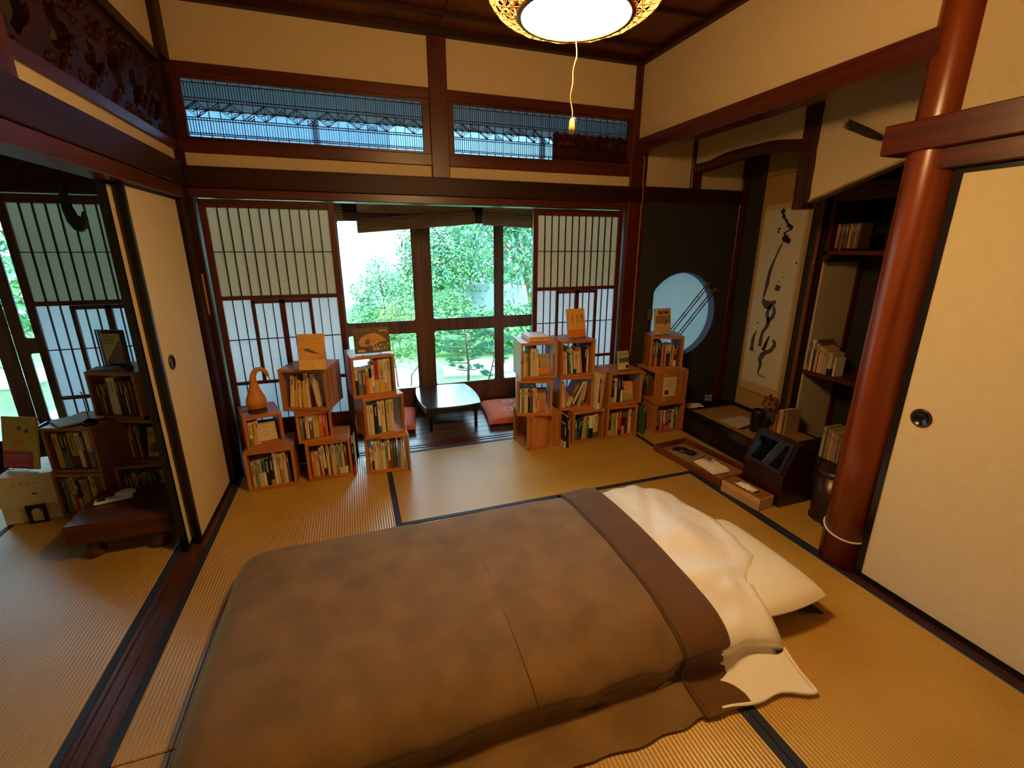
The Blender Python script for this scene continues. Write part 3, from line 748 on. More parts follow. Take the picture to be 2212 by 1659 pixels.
# mattress and pillow
mt = thing('futon_mattress', 'dark brown futon mattress, corners showing beside the pillow', 'mattress')
o = MB().bbox(.36, -2.10, .002, 2.50, -1.235, .062, .02).build('mattress_body', plain('dark_futon_cloth', '2a1712', .8, .1, 60, .2), mt); bevel(o, .012)
MB().prism([(2.47, -1.99), (2.575, -2.03), (2.50, -2.11)], 'z', .055, .062).prism([(2.38, -2.09), (2.50, -2.165), (2.50, -2.06)], 'z', .020, .030).build('corner_tie', plain('dark_tie_cloth', '24120e', .8), mt)
pw = thing('pillow', 'plump white pillow at the head, half under the duvet', 'pillow', (2.315, -1.885, .062), math.radians(0))
def pil(i, j, s):
    u = i/28*2-1; v = j/40*2-1
    hx, hy = .20, .295
    x = hx*math.copysign(abs(u)**.9, u)*(1-.05*v*v); y = hy*math.copysign(abs(v)**.9, v)*(1-.07*u*u)
    q = max(0, (1-abs(u)**3.2))*max(0, (1-abs(v)**3.6)); h = .052*q**.45
    return (x, y, .050+s*h*(1 if s > 0 else .93)+.004*NZ(x*9, y*9, 3)*q)
MB().grid([[pil(i, j, 1) for j in range(41)] for i in range(29)]).grid([[pil(i, j, -1) for j in range(41)] for i in range(28, -1, -1)]).build('pillow_cover', plain('cream_pillow_cotton', 'efe2c6', .8, .02, 80, .15), pw, True)

# ------------------------------------------------------------------ wooden crates
S_ = {}
def crate(key, label, x, y, z, ang, w=.272, h=.262, d=.27, t=.018, turned=0, group='open pine crates stacked against the screens', color=None):
    c = thing('book_crate', label, 'crate', (x, y, z), math.radians(ang), group)
    m = color or W_PINE
    MB().bbox(0, 0, 0, w, d, t, .0015).build('bottom_board', m['x'], c)
    MB().bbox(0, 0, h-t, w, d, h, .0015).build('top_board', m['x'], c)
    MB().bbox(.0005, .0005, t, t, d-.0005, h-t, .0015).build('side_board', m['z'], c)
    MB().bbox(w-t, .0005, t, w-.0005, d-.0005, h-t, .0015).build('side_board', m['z'], c)
    S_[key] = (Matrix.Translation((x, y, z)) @ RZ(ang), w, h, d, t)
    return c
Z1, Z2 = .262, .526
CR = [
 ('A1', 'pine crate of books, bottom one under the gourd lamp', .105, -.291, 0, .8, .276, .262),
 ('A2', 'small pine crate with the gourd lamp standing on top', .128, -.255, Z1, 17, .212, .205),
 ('B1', 'bottom pine crate of the stack between gourd lamp and veranda opening', .444, -.266, 0, -.2, .27, .262),
 ('B2', 'small pine crate in the middle of the second stack from the left', .413, -.255, Z1, 9, .208, .198),
 ('B3', 'pine crate turned aslant on top, orange-cream book displayed on it', .338, -.165, Z1+.198, -17, .288, .270),
 ('C1', 'bottom pine crate of the stack just left of the low black table', .799, -.280, 0, -6, .268, .262),
 ('C2', 'knotty pine crate twisted aslant mid stack left of the black table', .815, -.316, Z1, 12, .262, .272),
 ('C3', 'top pine crate carrying the dog photo book', .766, -.300, Z1+.272, 8, .266, .266),
 ('D2', 'middle pine crate of the stack right of the orange cushion', 1.862, -.248, Z1+.01, -17, .258, .266),
 ('D3', 'top pine crate with white book lying flat, left side catching daylight', 1.897, -.237, Z1+.276, -7, .268, .266),
 ('E1', 'bottom pine crate beside the three tall black and cream books', 2.304, -.277, 0, 1.5, .272, .256),
 ('E2', 'middle pine crate holding one thick book leaning sideways', 2.218, -.205, .256, -11, .262, .262),
 ('E3', 'top pine crate carrying the calligraphy cover book', 2.212, -.216, .518, 1, .288, .274),
 ('F1', 'bottom pine crate of the low two-crate stack', 2.599, -.272, 0, -2.5, .268, .260),
 ('F2', 'upper pine crate of the low two-crate stack with a small pocket book on top', 2.622, -.241, .260, -2, .290, .266),
 ('G1', 'bottom pine crate in the corner by the round window', 3.019, -.307, 0, 1, .282, .250),
 ('G3', 'top pine crate before the round window with travel book standing on it', 3.002, -.185, .515, -20, .262, .262)]
for k, lb, x, y, z, a, w, h in CR: crate(k, lb, x, y, z, a, w, h)
crate('D1', 'bottom pine crate right of the orange cushion, closed side facing the bed', 1.915, -.012, 0, -90+4, .268, .272, .285)
crate('G2', 'pine crate with a printed notice pinned on its side', 3.015, -.010, .250, -90-2, .272, .265, .300)
dk = {a: wood('shaded_crate_wood_'+a, 'a86a38', '74441f', a, .5, .8, .1, knots=True) for a in 'xyz'}  # darker copy of the pine, the next room's shade put into its colour
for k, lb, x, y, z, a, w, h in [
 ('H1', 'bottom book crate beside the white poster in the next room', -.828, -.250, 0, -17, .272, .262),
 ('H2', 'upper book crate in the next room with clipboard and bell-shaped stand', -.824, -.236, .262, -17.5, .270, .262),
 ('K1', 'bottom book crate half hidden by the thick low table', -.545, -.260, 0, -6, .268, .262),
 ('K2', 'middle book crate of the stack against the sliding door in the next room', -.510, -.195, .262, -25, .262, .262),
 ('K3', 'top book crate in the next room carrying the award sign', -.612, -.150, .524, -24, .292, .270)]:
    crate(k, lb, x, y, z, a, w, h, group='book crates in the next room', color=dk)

# ------------------------------------------------------------------ books
COL = dict(c='dcc490', w='e6dcc4', y='d8ac2e', o='dd7a22', r='b5322a', p='d98a74', g='6f8a58', t='2f7478', b='1c1a1c', n='243a5c', k='6b4a30', s='6f767a', l='a8a03c', d='571c1e', m='9c2850', v='9aa4a8', i='c8b48a', e='46604a', q='b08a5a')
NAM = dict(c='cream', w='off-white', y='yellow', o='orange', r='red', p='salmon pink', g='sage green', t='teal', b='black', n='navy', k='brown', s='slate grey', l='olive', d='maroon', m='magenta', v='pale grey', i='beige', e='dark green', q='tan')
BM = {k: plain('cover_'+NAM[k].replace(' ', '_').replace('-', '_'), v, .45, .05, 40) for k, v in COL.items()}
PAGES = plain('book_page_edges', 'cfb682', .85, .12, 300)
BR = random.Random(11)
ORD = ['leftmost', 'second from left', 'third from left', 'fourth from left', 'fifth from left', 'sixth from left', 'seventh from left', 'eighth from left', 'ninth from left', 'tenth from left', 'eleventh from left', 'twelfth from left', 'thirteenth from left', 'fourteenth from left', 'fifteenth from left', 'sixteenth from left']
def book(M, t, h, d, col, band=None, bh=0, top=False, title='dark', label='', group=None, board=.0022, marks=True, words_=None):
    """upright book, spine at local y=0 facing -y, thickness along x"""
    b = thing('book', label, 'book', M=M, group=group)
    m = BM[col]; bo = min(board, t*.2)
    cv = MB(); e = .0012
    cv.bbox(0, 0, 0, bo, d, h, .0004).bbox(t-bo, 0, 0, t, d, h, .0004)
    r = min(t*.18, .003); cv.prism([(bo*.5, 0.0006), (t*.25, -r*.8), (t*.5, -r), (t*.75, -r*.8), (t-bo*.5, .0006), (t-bo*.5, .002), (bo*.5, .002)], 'z', 0, h)
    cv.build('cover', m, b)
    MB().box(bo, .002, .002, t-bo, d-.003, h-.0025).build('page_block', PAGES, b)
    if band:
        z0, z1 = (h*(1-bh), h*1.0) if top else (0.0, h*bh)
        q = .0005
        MB().prism([(-q, d*.9), (-q, -.0002), (t*.25, -r*.8-q), (t*.5, -r-q), (t*.75, -r*.8-q), (t+q, -.0002), (t+q, d*.9), (t, d*.9), (t, 0), (t*.5, -r), (0, 0), (0, d*.9)], 'z', max(z0, .0003), z1+.0003).build('paper_band', BM[band], b)
    if words_:
        text('spine_title', '\n'.join(words_), min(t*.85, h*.8/len(words_)), INK if title == 'dark' else WHITE, b, T(t/2, -r-.0012, h*.60) @ RX(90), line=.85)
    elif marks and t > .008:
        tm = MB(); z = h*.90; n_ = BR.randint(4, 8); u = min(t*.42, .0085)
        for k in range(n_):
            hh = u*BR.uniform(.75, 1.05)
            if z-hh < h*.34: break
            for s in range(3):
                zz = z-hh*(s+.5)/3; w_ = u*BR.uniform(.35, .5); tm.box(t/2-w_, -r-.0008, zz-hh*.09, t/2+w_, -r, zz+hh*.09)
            xx = t/2+BR.uniform(-.3, .3)*u; tm.box(xx-u*.08, -r-.0008, z-hh, xx+u*.08, -r, z)
            z -= hh*1.28
        if tm.v: tm.build('spine_title', INK if title == 'dark' else WHITE, b)
    return b
DARKS = 'rtbnkdemsgo'
def parse(tok):
    """c14.200/o35^<5  colour, thickness mm, height mm, band colour and percent (^ at top), lean in degrees"""
    lean = 0
    if '<' in tok: tok, L_ = tok.split('<'); lean = float(L_)
    top = '^' in tok; tok = tok.replace('^', ''); band = None; bh = 0
    if '/' in tok: tok, B_ = tok.split('/'); band = B_[0]; bh = float(B_[1:])/100
    t, h = tok[1:].rsplit('.', 1); return tok[0], float(t)/1000, float(h)/1000, band, bh, top, lean
WORDS = {}
def row(M0, x, y, z, toks, place, group, dy=.012):
    n_ = 0
    for tok in toks.split():
        if tok[0] == '_': x += float(tok[1:])/1000; continue
        c_, t, h, band, bh, top, lean = parse(tok)
        d = min(.205, h*.70)+BR.uniform(-.006, .004)
        M = M0 @ T(x+(0 if lean <= 0 else t*0), y+BR.uniform(0, dy), z) @ RY(lean) @ T(0, 0, t*math.sin(math.radians(-lean)) if lean < 0 else 0)
        if lean > 0: M = M0 @ T(x, y+BR.uniform(0, dy), z) @ RY(lean) @ T(0, 0, 0); M = T(0, 0, t*math.sin(math.radians(lean))) @ M
        ad = NAM[c_]+' book'+(' with '+NAM[band]+(' top' if top else ' band') if band else (' slim' if False else ''))
        lb = '%s, %s in %s' % (ad, ORD[n_] if n_ < len(ORD) else 'far right', place)
        book(M, t, h, d, c_, band, bh, top, 'light' if c_ in DARKS and not (band and bh > .6) else 'dark', lb, group, words_=WORDS.get((place, n_)))
        n_ += 1
        x += t+.0006+(abs(math.sin(math.radians(lean)))*h*.0)
FILL = dict(A1=.93, A2=.36, B1=.98, B2=.97, B3=.86, C1=.98, C2=.80, C3=.98, D2=.60, D3=.52, E1=.93, E2=.15, E3=.93, F1=.92, F2=.46, G1=.93, G3=.95, H1=.80, H2=.90, K3=.88, K2=.42, K1=.96)
def crow(key, toks, place, x=.004, y=.018):
    M, w, h, d, t = S_[key]
    if key in FILL:
        iw = (w-2*t)*FILL[key]; tk = toks.split()
        need = sum(parse(q)[1]+.0006 for q in tk if q[0] != '_'); gap = sum(float(q[1:])/1000 for q in tk if q[0] == '_')
        k_ = max(.8, (iw-gap-x)/need); out_ = []
        for q in tk:
            if q[0] == '_': out_.append(q); continue
            pos = q.index('.'); a, b = q[:pos], q[pos+1:]; hh = min(int(b[:3])*1.06, (h-2*t)*1000-7); out_.append('%s%.2f.%03d%s' % (a[0], float(a[1:])*k_, int(hh), b[3:]))
        toks = ' '.join(out_)
    row(M, t+x, y, t+.0004, toks, place, 'books in '+place)
crow('A1', 'i13.155 g8.160 i13.165 w14.165/t48^ b14.170 b14.172/l18 w9.205 c12.195 c9.192/q50 c14.198 k9.175', 'bottom crate under gourd lamp', .006)
crow('A2', 'w8.140/g30 y9.142 c9.145', 'small crate under gourd lamp', .004)
crow('B1', 'o13.160 i6.160 c9.165 m9.162 c9.188<-3 c12.200/d25<-3 c11.205 k7.185 i16.202 c6.190/o35 v9.204 g9.202/w20 c10.205 k12.198/w24', 'bottom crate of second stack', .006)
crow('B2', 's12.150 d7.152 c7.150 w6.150 k16.152/w25^ c7.155 i8.158 y9.158 o11.160 r12.158 p8.155', 'small middle crate of second stack', .002)
crow('B3', '_14 c14.195<7 y11.192<6 _6 c12.170<3 b4.165 y13.205/b20^ c15.212 d8.200 _10 k7.198<-6 c13.205<-7', 'slanted top crate of second stack', .006)
crow('C1', 'c9.140/l35 c8.135/b45 w14.198 c9.200 i9.202 w12.180 g11.205/l35 w9.202/r28 k13.190 e10.192 s12.185<4 l9.188 w6.205', 'bottom crate left of black table', .004)
crow('C2', 'w6.188 c14.190 b15.195 w10.208/t22 c14.210 _8 i14.212 c11.212', 'twisted crate left of black table', .006)
WORDS[('top crate with dog photo book', 7)] = list('1Q84')
crow('C3', 'w9.150/b60 s16.150 k14.150 c11.152/o72 b11.155/c62 w9.172/p26 i17.200/r60^ i21.205/y32 w10.205/p28 i14.212', 'top crate with dog photo book', .004)
crow('D2', 'w7.165 s13.170 c8.170 c8.172 b9.168 k7.165 n6.160 c10.172 o9.170/i22', 'middle crate right of orange cushion', .006)
crow('D3', 'c11.150 l13.152 k8.185 i30.190 c12.175', 'top crate with flat white book', .006)
crow('E1', 't12.148 n8.155<5 b7.160<5 l17.175<6 t7.165 _4 b15.178/w55^ i18.185/k24', 'bottom crate of calligraphy stack', .006)
crow('E2', 'c15.182<1 o8.165/i40', 'middle crate of calligraphy stack', .006)
crow('E3', 'k7.140 p13.152 c8.155<-3 b6.150 t13.152 c9.185<-5 i15.155/n22 c11.155<-3 c9.155<-3 o11.178<-7 _9 b13.188 w9.192/r12^', 'top crate of calligraphy stack', .004)
crow('F1', 'b14.178/c22 _2 l17.168 k5.165 c9.170 r14.190/b20 _2 b13.192/p35 d15.185 _12 c11.195', 'bottom crate of two-crate stack', .006)
crow('F2', 'b12.170/v25 _4 c10.185 b17.188 b9.185/w50', 'upper crate of two-crate stack', .012)
crow('G1', 'w5.150 p10.148/d25 k6.145 c7.150/o30 b8.148/m28 c9.150/r28 d9.147/p20 m9.150 b9.146/v30 i12.152 e10.185 o7.140', 'bottom crate by round window', .004)
crow('G2', '_25 c14.190 e14.185 _8 d12.188 k20.190', 'notice crate by round window', .02)
crow('G3', 'k15.178 s13.190/o36 b13.196 k6.150 q9.160 b4.150 o8.162 i7.160/b60 n12.165/i30^ q9.162 o9.160 b10.155/w30 k8.180', 'top crate by round window', .006)
crow('H1', 'g7.195 i13.190/o20 c10.205/r50 n9.175/y45 p10.182 l14.185 _6 c9.205 y9.190', 'bottom crate beside white poster', .008)
crow('H2', 'y14.192 b14.195/t48 k7.190 l17.198/d34 w13.195 d10.190 s14.205/i55^', 'upper crate beside white poster', .010)
crow('K3', 'k8.170 q7.165 b8.175 d6.185 w12.200 w18.205 b11.200 b11.200 w7.180/r25^ d11.182 k8.185', 'award sign crate', .012)
crow('K2', 'i12.155 m14.195 n12.188 l8.190 b10.185', 'crate below award sign crate', .012)
crow('K1', 's8.175 k9.170 c9.180 b8.175 q7.170 v9.180 s9.175 n12.178 v9.180 c8.182', 'crate behind thick low table', .010)
# books on the alcove shelf and on the alcove floor (spines face the room, -x)
MS = T(3.905, -.800, .588) @ RZ(-90)
row(MS, 0, 0, 0, 't16.190/y18 r9.205 w14.225 q14.230/b70 e10.225 i13.205 r10.210 w12.190 v8.188 i14.185 y10.178 p13.165 v12.162 i26.160/b30 _14 w11.130', 'row on alcove shelf', 'books on the alcove shelf')
MF = T(3.885, -.795, .001) @ RZ(-90)
row(T(3.70, -.80, .119) @ RZ(-90), 0, 0, 0, 'p12.140 r8.180 i17.185 c16.186 q8.190 k9.190 v7.188 q9.190', 'row at tokonoma end', 'books at the end of the tokonoma platform')
row(MF, .235, .01, 0, 'i13.225 c12.222 q8.228 k8.226 i12.224 q9.225 i9.218 c12.205 p14.200 o9.198 v12.196 s8.195 p11.192 r10.190 g12.190 b12.188', 'low row on alcove floor', 'books on the alcove floor')
MC = T(3.905, -.850, 1.4275) @ RZ(-90)
row(MC, .0, .0, .012, 'o12.155 k17.152 s10.150 k9.155 t11.155 k14.152 q9.150 y9.155 k16.152 k14.155 v7.152 k15.158', 'high alcove cabinet row', 'books in the high alcove cabinet')
BT = thing('book_tray', 'thin black tray under the books in the high alcove cabinet', 'tray', (3.90, -.845, 1.4262)); MB().bbox(-.004, -.17, 0, .14, .004, .010, .002).build('tray_board', LACQ, BT)
tag(MB().box(3.896, -.905, 1.425, 3.898, -.89, 1.458).build('ribbon_bookmark', BM['r']), 'red ribbon bookmark hanging below the high cabinet books', 'bookmark')

# books standing outside the crates
def loose(M, toks, label, group=None, d=None, **k):
    c_, t, h, band, bh, top, lean = parse(toks)
    return book(M @ RY(lean), t, h, d or h*.7, c_, band, bh, top, 'light' if c_ in DARKS else 'dark', label, group, **k)
loose(T(.718, -.262, .001), 'b13.225/r30', 'tall black book with red band standing outside the second stack')
loose(T(.733, -.235, .001), 'w6.235', 'thin off-white booklet behind the tall black book')
loose(T(1.072, -.31, .001) @ RZ(2), 'v7.270<-1', 'tall pale grey picture book leaning beside the twisted crate', d=.21)
loose(T(1.083, -.30, .001) @ RZ(2), 'w5.255<-1', 'tall off-white picture book leaning right of the pale grey one', d=.21)
loose(T(2.213, -.315, .001), 'b19.188/i28', 'black book with cream band, front one of three beside bottom crate')
loose(T(2.236, -.320, .001), 'b17.242', 'tallest black book beside the bottom crate of the calligraphy stack')
loose(T(2.257, -.300, .001), 'c11.222', 'cream book between tallest black book and pine crate')
for q, (tok, lb) in enumerate([('w5.275<3', 'tall thin off-white book leaning between the two right-hand stacks'), ('d15.232/w22<3', 'maroon book leaning in the gap between the right-hand stacks'), ('y15.245<4', 'yellow tall book leaning in the gap between the right-hand stacks'), ('c5.262<4', 'thin cream book leaning in the gap right of the yellow one'), ('p6.285<4', 'largest salmon-edged picture book leaning in the gap')]):
    loose(T(2.492+q*.0175+(0 if q < 1 else -.008), -.285+q*.008, .2615), tok, lb, 'tall books leaning between two stacks', d=.20)
loose(T(2.925, -.29, .001) @ RZ(2), 'e12.262<-2', 'large dark green folder standing between the last two stacks', d=.25)
M2, w2, h2, d2, t2 = S_['E2']
for x, tok, lb in ((.058, 'k34.205/i38<24', 'thick brown slipcase book with cream lower half leaning right'), (.104, 'w11.215/r10<24', 'off-white book with red foot leaning on the slipcase'), (.155, 'i15.205<13', 'beige book leaning in the middle calligraphy crate'), (.183, 'c9.190/g28<9', 'slim cream book with green foot leaning at crate side')):
    c_, t, h, band, bh, top, lean = parse(tok)
    book(M2 @ T(x, .03, t2+.001+t*math.sin(math.radians(lean))) @ RY(lean), t, h, h*.66, c_, band, bh, top, 'light' if c_ in DARKS else 'dark', lb, 'books leaning in the middle calligraphy crate')

# books shown face-on
def facing(name, label, M, w, h, t, face, parts=(), cat='book', group=None):
    b = thing(name, label, cat, M=M, group=group)
    MB().bbox(0, 0, 0, w, .002, h, .0004).bbox(0, t-.002, 0, w, t, h, .0004).box(-.0005, .0005, 0, .002, t-.0005, h).build('cover', face, b)
    MB().box(.002, .002, .002, w-.002, t-.002, h-.002).build('page_block', PAGES, b)
    for nm, mb, mt_ in parts: mb.build(nm, mt_, b)
    return b
def stand(label, M, w=.09, d=.07):
    s = thing('book_stand', label, 'book stand', M=M)
    MB().tube([(0, d, .001), (0, -.004, .003), (0, -.010, .014), (w, -.010, .014), (w, -.004, .003), (w, d, .001)], .0016, 5).tube([(0, d*.85, .003), (w*.2, d*1.15, .08), (w*.8, d*1.15, .08), (w, d*.85, .003)], .0014, 5).build('wire_frame', METAL, s); return s
ORG = plain('amber_card_cover', 'e0a452', .5, .03, 30); SEP = plain('sepia_print', '8a6238', .7, .35, 14); GRY = plain('grey_brown_print', '6f5a48', .7)
z = S_['B3'][0].translation.z+.270
M = T(.475, -.275, z+.012) @ RZ(-10) @ RX(-12)
b = facing('book', 'orange-cream book with a grey roof drawing displayed on the slanted crate', M, .150, .215, .018, ORG,
  [('paper_band', MB().box(0, -.0008, .0, .150, 0, .058), plain('pale_amber_band', 'e6b868', .5)),
   ('drawing', MB().prism([(.03, .118), (.05, .132), (.10, .104), (.118, .100), (.09, .095), (.05, .110)], 'y', -.0009, 0).tube([(.004, -.0006, .118), (.03, -.0006, .128), (.06, -.0006, .116), (.11, -.0006, .098), (.146, -.0006, .078)], .0011, 4).tube([(.016, -.0006, .192), (.034, -.0006, .192), (.034, -.0006, .172), (.016, -.0006, .172)], .0009, 4, closed=True), GRY),
   ('red_field', MB().prism([(.112, .062), (.148, .062), (.148, .080), (.13, .078)], 'y', -.0009, 0), BM['p'])])
text('cover_title', 'そのうち  家', .010, GRY, b, T(.095, -.0015, .184) @ RX(90))
stand('dark wire stand holding the orange-cream book', T(.495, -.300, z) @ RZ(-10), .10)
z = S_['C3'][0].translation.z+.266
M = T(.800, -.245, z+.010) @ RZ(6) @ RX(-10)
GR2 = plain('brown_grass_photo', '5f4a2a', .6, .45, 45); FUR = plain('golden_fur_print', 'c08a4a', .7, .15, 60)
dog = MB().prism([(.030, .05), (.028, .075), (.04, .098), (.06, .105), (.09, .120), (.13, .122), (.16, .108), (.19, .082), (.20, .070), (.16, .068), (.12, .050), (.08, .045), (.06, .040), (.045, .042)], 'y', -.0008, 0)
b = facing('book', 'landscape photo book with a sleeping golden dog on its brown cover', M, .218, .158, .016, GR2,
  [('dog_picture', dog, FUR), ('nose_patch', MB().prism([(.058, .056), (.075, .086), (.098, .080), (.09, .052)], 'y', -.0011, 0), BM['k']),
   ('title_dots', MB().lathe([(.0, 0), (.006, 0), (.006, .001), (0, .001)], 10, M=T(.164, -.0001, .134) @ RX(90)).lathe([(.0, 0), (.006, 0), (.006, .001), (0, .001)], 10, M=T(.180, -.0001, .134) @ RX(90)).lathe([(.0, 0), (.006, 0), (.006, .001), (0, .001)], 10, M=T(.196, -.0001, .135) @ RX(90)), BM['y']),
   ('paper_label', MB().prism([(.018, .010), (.060, .010), (.060, .022), (.018, .022)], 'y', -.0008, 0), BM['i'])])
text('cover_title', 'もしかして', .022, WHITE, b, T(.158, -.0016, .044) @ RX(90)); text('cover_title', '時間入り？', .021, WHITE, b, T(.160, -.0016, .021) @ RX(90))
stand('dark wire stand holding the dog photo book', T(.845, -.262, z) @ RZ(6), .11)
z = S_['E3'][0].translation.z+.274
M = T(2.305, -.150, z+.012) @ RZ(3) @ RX(-12)
b = facing('book', 'amber book with bold brush calligraphy title and orange band', M, .145, .212, .020, ORG, [('paper_band', MB().box(-.0006, -.0008, 0, .1455, 0, .058), BM['o'])])
for i, s in enumerate(('世界は', '一冊の本', '長田弘')):
    text('cover_title', '\n'.join(s), (.023, .020, .018)[i], INK, b, T((.116, .080, .040)[i], -.0016, .140) @ RX(90), line=(.88, .82, 1.25)[i])
stand('dark wire stand holding the calligraphy book', T(2.345, -.172, z) @ RZ(3), .085)
z = S_['D3'][0].translation.z+.266
fb = thing('book', 'thick white book lying flat on the crate beside the calligraphy book', 'book', (1.975, -.185, z+.001), math.radians(-4))
MB().bbox(0, 0, 0, .150, .20, .003, .0005).bbox(0, 0, .027, .150, .20, .030, .0005).box(0, .0, .002, .003, .2, .028).build('cover', WHITE, fb)
MB().box(.003, .002, .003, .148, .198, .027).build('page_block', plain('amber_page_edges', 'cf9a4a', .8, .1, 200), fb)
text('cover_title', '本の話', .022, GRY, fb, T(.075, .12, .0306))
z = S_['F2'][0].translation.z+.266
M = T(2.715, -.20, z+.008) @ RZ(3) @ RX(-10)
b = facing('book', 'small pocket book with misty grey-green cover on the low stack', M, .098, .145, .012, plain('misty_green_cover', 'a8a878', .6, .25, 25),
  [('landscape', MB().box(.008, -.0007, .058, .098, 0, .092), plain('grey_green_hills', '4e5a50', .7, .3, 40)), ('paper_band', MB().box(0, -.0008, 0, .098, 0, .048), BM['c']), ('round_mark', MB().lathe([(0, 0), (.014, 0), (.014, .0012), (0, .0012)], 16, M=T(.082, -.0002, .022) @ RX(90)), BM['b'])])
text('cover_title', '川の旅', .024, INK, b, T(.05, -.0012, .118) @ RX(90))
stand('small wire stand holding the pocket book', T(2.725, -.214, z) @ RZ(3), .07)
z = S_['G3'][0].translation.z+.262
M = T(3.040, -.175, z+.010) @ RZ(0) @ RX(-8)
b = facing('book', 'sepia travel book with dark title box before the round window', M, .148, .205, .014, plain('sepia_cover', 'cfae72', .6, .12, 18),
  [('title_box', MB().box(.030, -.0008, .160, .125, 0, .188), plain('dark_brown_box', '2e1a10', .6)), ('photo', MB().box(.006, -.0007, .085, .142, 0, .150), plain('sepia_crowd_photo', '9a7648', .7, .5, 90)), ('figure', MB().prism([(.100, .070), (.108, .100), (.112, .112), (.104, .114), (.096, .098), (.094, .072)], 'y', -.0010, 0), BM['d'])])
text('cover_title', '世界の旅人', .017, BM['c'], b, T(.0775, -.0014, .178) @ RX(90)); text('cover_title', '写真集', .010, BM['c'], b, T(.0775, -.0014, .165) @ RX(90))
stand('dark wire stand holding the sepia travel book', T(3.070, -.195, z) @ RZ(0), .085)
# face-on books inside crates
def inside(key, x, label, w, h, t, face, parts, lean=14, yaw=0):
    M0, w_, h_, d_, t_ = S_[key]; return facing('book', label, M0 @ T(x, .045, t_+.003) @ RZ(yaw) @ RX(-lean), w, h, t, face, parts)
b = inside('A2', .060, 'cream cloth book with a face drawing leaning inside the small crate', .118, .118, .012, plain('cream_cloth_cover', 'd9c092', .8, .05, 90, .3), [('drawing', MB().tube([(.04, -.0006, .085), (.05, -.0006, .098), (.068, -.0006, .094), (.066, -.0006, .082), (.05, -.0006, .084)], .0009, 4).tube([(.045, -.0006, .05), (.056, -.0006, .036), (.074, -.0006, .04), (.078, -.0006, .056)], .0008, 4), GRY)])
inside('D3', .140, 'beige book with orange band leaning inside the top crate', .092, .150, .016, plain('beige_dusk_cover', 'a88c60', .6, .15, 12), [('paper_band', MB().box(0, -.0008, .015, .092, 0, .048), BM['o']), ('dark_strip', MB().box(0, -.0007, .05, .018, 0, .15), BM['e'])], 16, 4)
inside('D2', .128, 'brown and rust book with a ribbon leaning inside the middle crate', .092, .175, .014, plain('dusty_brown_cover', 'a08250', .6, .1, 10), [('paper_band', MB().box(0, -.0008, .0, .092, 0, .085), plain('rust_band', 'b86a48', .6)), ('top_field', MB().box(0, -.0007, .135, .092, 0, .175), BM['k']), ('ribbon', MB().box(.032, -.0018, -.004, .038, -.0009, .082), BM['c'])], 12, 3)
inside('F2', .150, 'book with orange figures over a yellow band in upper low-stack crate', .088, .150, .012, plain('orange_figures_cover', 'cf9250', .6, .3, 50), [('paper_band', MB().box(0, -.0008, 0, .088, 0, .050), BM['l']), ('figures', MB().prism([(.02, .06), (.03, .085), (.05, .075), (.07, .095), (.08, .06)], 'y', -.0007, 0), BM['i'])], 12, -3)
inside('K2', .100, 'yellow book with brown animals leaning in the next-room crate', .120, .170, .012, plain('straw_yellow_cover', 'd8b85a', .6, .08, 20), [('animals', MB().prism([(.02, .03), (.03, .07), (.06, .085), (.08, .07), (.10, .09), (.11, .04), (.06, .02)], 'y', -.0007, 0), BM['k']), ('title_strip', MB().box(.015, -.0007, .125, .105, 0, .145), BM['q'])], 10, -3)
#PART2END
# ------------------------------------------------------------------ gourd lamp
z = S_['A2'][0].translation.z+.205
gl = thing('gourd_lamp', 'orange gourd-shaped lamp with hooked neck on the small left crate', 'lamp', (.192, -.130, z))
MB().lathe([(.030, 0), (.052, .001), (.056, .008), (.052, .016), (.030, .018)], 28).build('round_base', plain('dark_lamp_base', '3a2418', .5), gl, True)
GO = plain('orange_gourd_skin', 'c9822f', .55, .12, 25, .1)
gp = [(.030, .016), (.048, .030), (.0575, .055), (.055, .082), (.044, .110), (.034, .138), (.026, .165), (.0205, .190)]
gl_b = MB().lathe([catmull(gp, k/30) for k in range(31)], 30, caps=False)
gl_b.tube([(0, 0, .185), (.000, 0, .205), (.004, 0, .228), (.014, 0, .250), (.030, 0, .265), (.050, 0, .268), (.068, 0, .258), (.080, 0, .240), (.086, 0, .222)], [.0212, .0195, .0175, .0158, .0148, .0140, .0130, .0115, .0085], 16)
gl_b.build('gourd_body', GO, gl, True)
MB().tube([(.085, 0, .226), (.088, 0, .212), (.093, 0, .200), (.100, 0, .188)], [.005, .0032, .002, .0012], 6).build('stem_tip', plain('dry_stem', '5c4426', .7), gl, True)
MB().tube([(-.05, .0, .006), (-.09, -.02, .004), (-.105, -.04, -.01), (-.115, -.03, -.10)], .002, 5).build('power_cord', plain('black_cord', '16110f', .5), gl)

# ------------------------------------------------------------------ low black table on the veranda
BLK = plain('glossy_black_tabletop', '262a30', .16, .25, 9, .06, 0, .6, coat=.4)
BLS = plain('black_table_paint', '17110f', .35)
tb = thing('low_table', 'low black lacquered table with bowed edges on the veranda', 'table', (1.515, .605, -.005))
def bow(hx, hy, b, n=10):
    P = []
    for (x0, y0, x1, y1, nx, ny) in ((-hx, -hy, hx, -hy, 0, -1), (hx, -hy, hx, hy, 1, 0), (hx, hy, -hx, hy, 0, 1), (-hx, hy, -hx, -hy, -1, 0)):
        for k in range(n): t = k/n; q = b*4*t*(1-t); P.append((lerp(x0, x1, t)+nx*q, lerp(y0, y1, t)+ny*q))
    return P
bevel(MB().prism(bow(.228, .295, .030), 'z', .200, .218).build('table_top', BLK, tb), .003)
MB().ring(bow(.220, .287, .028), bow(.200, .267, .024), 'z', .162, .200).build('apron', BLS, tb)
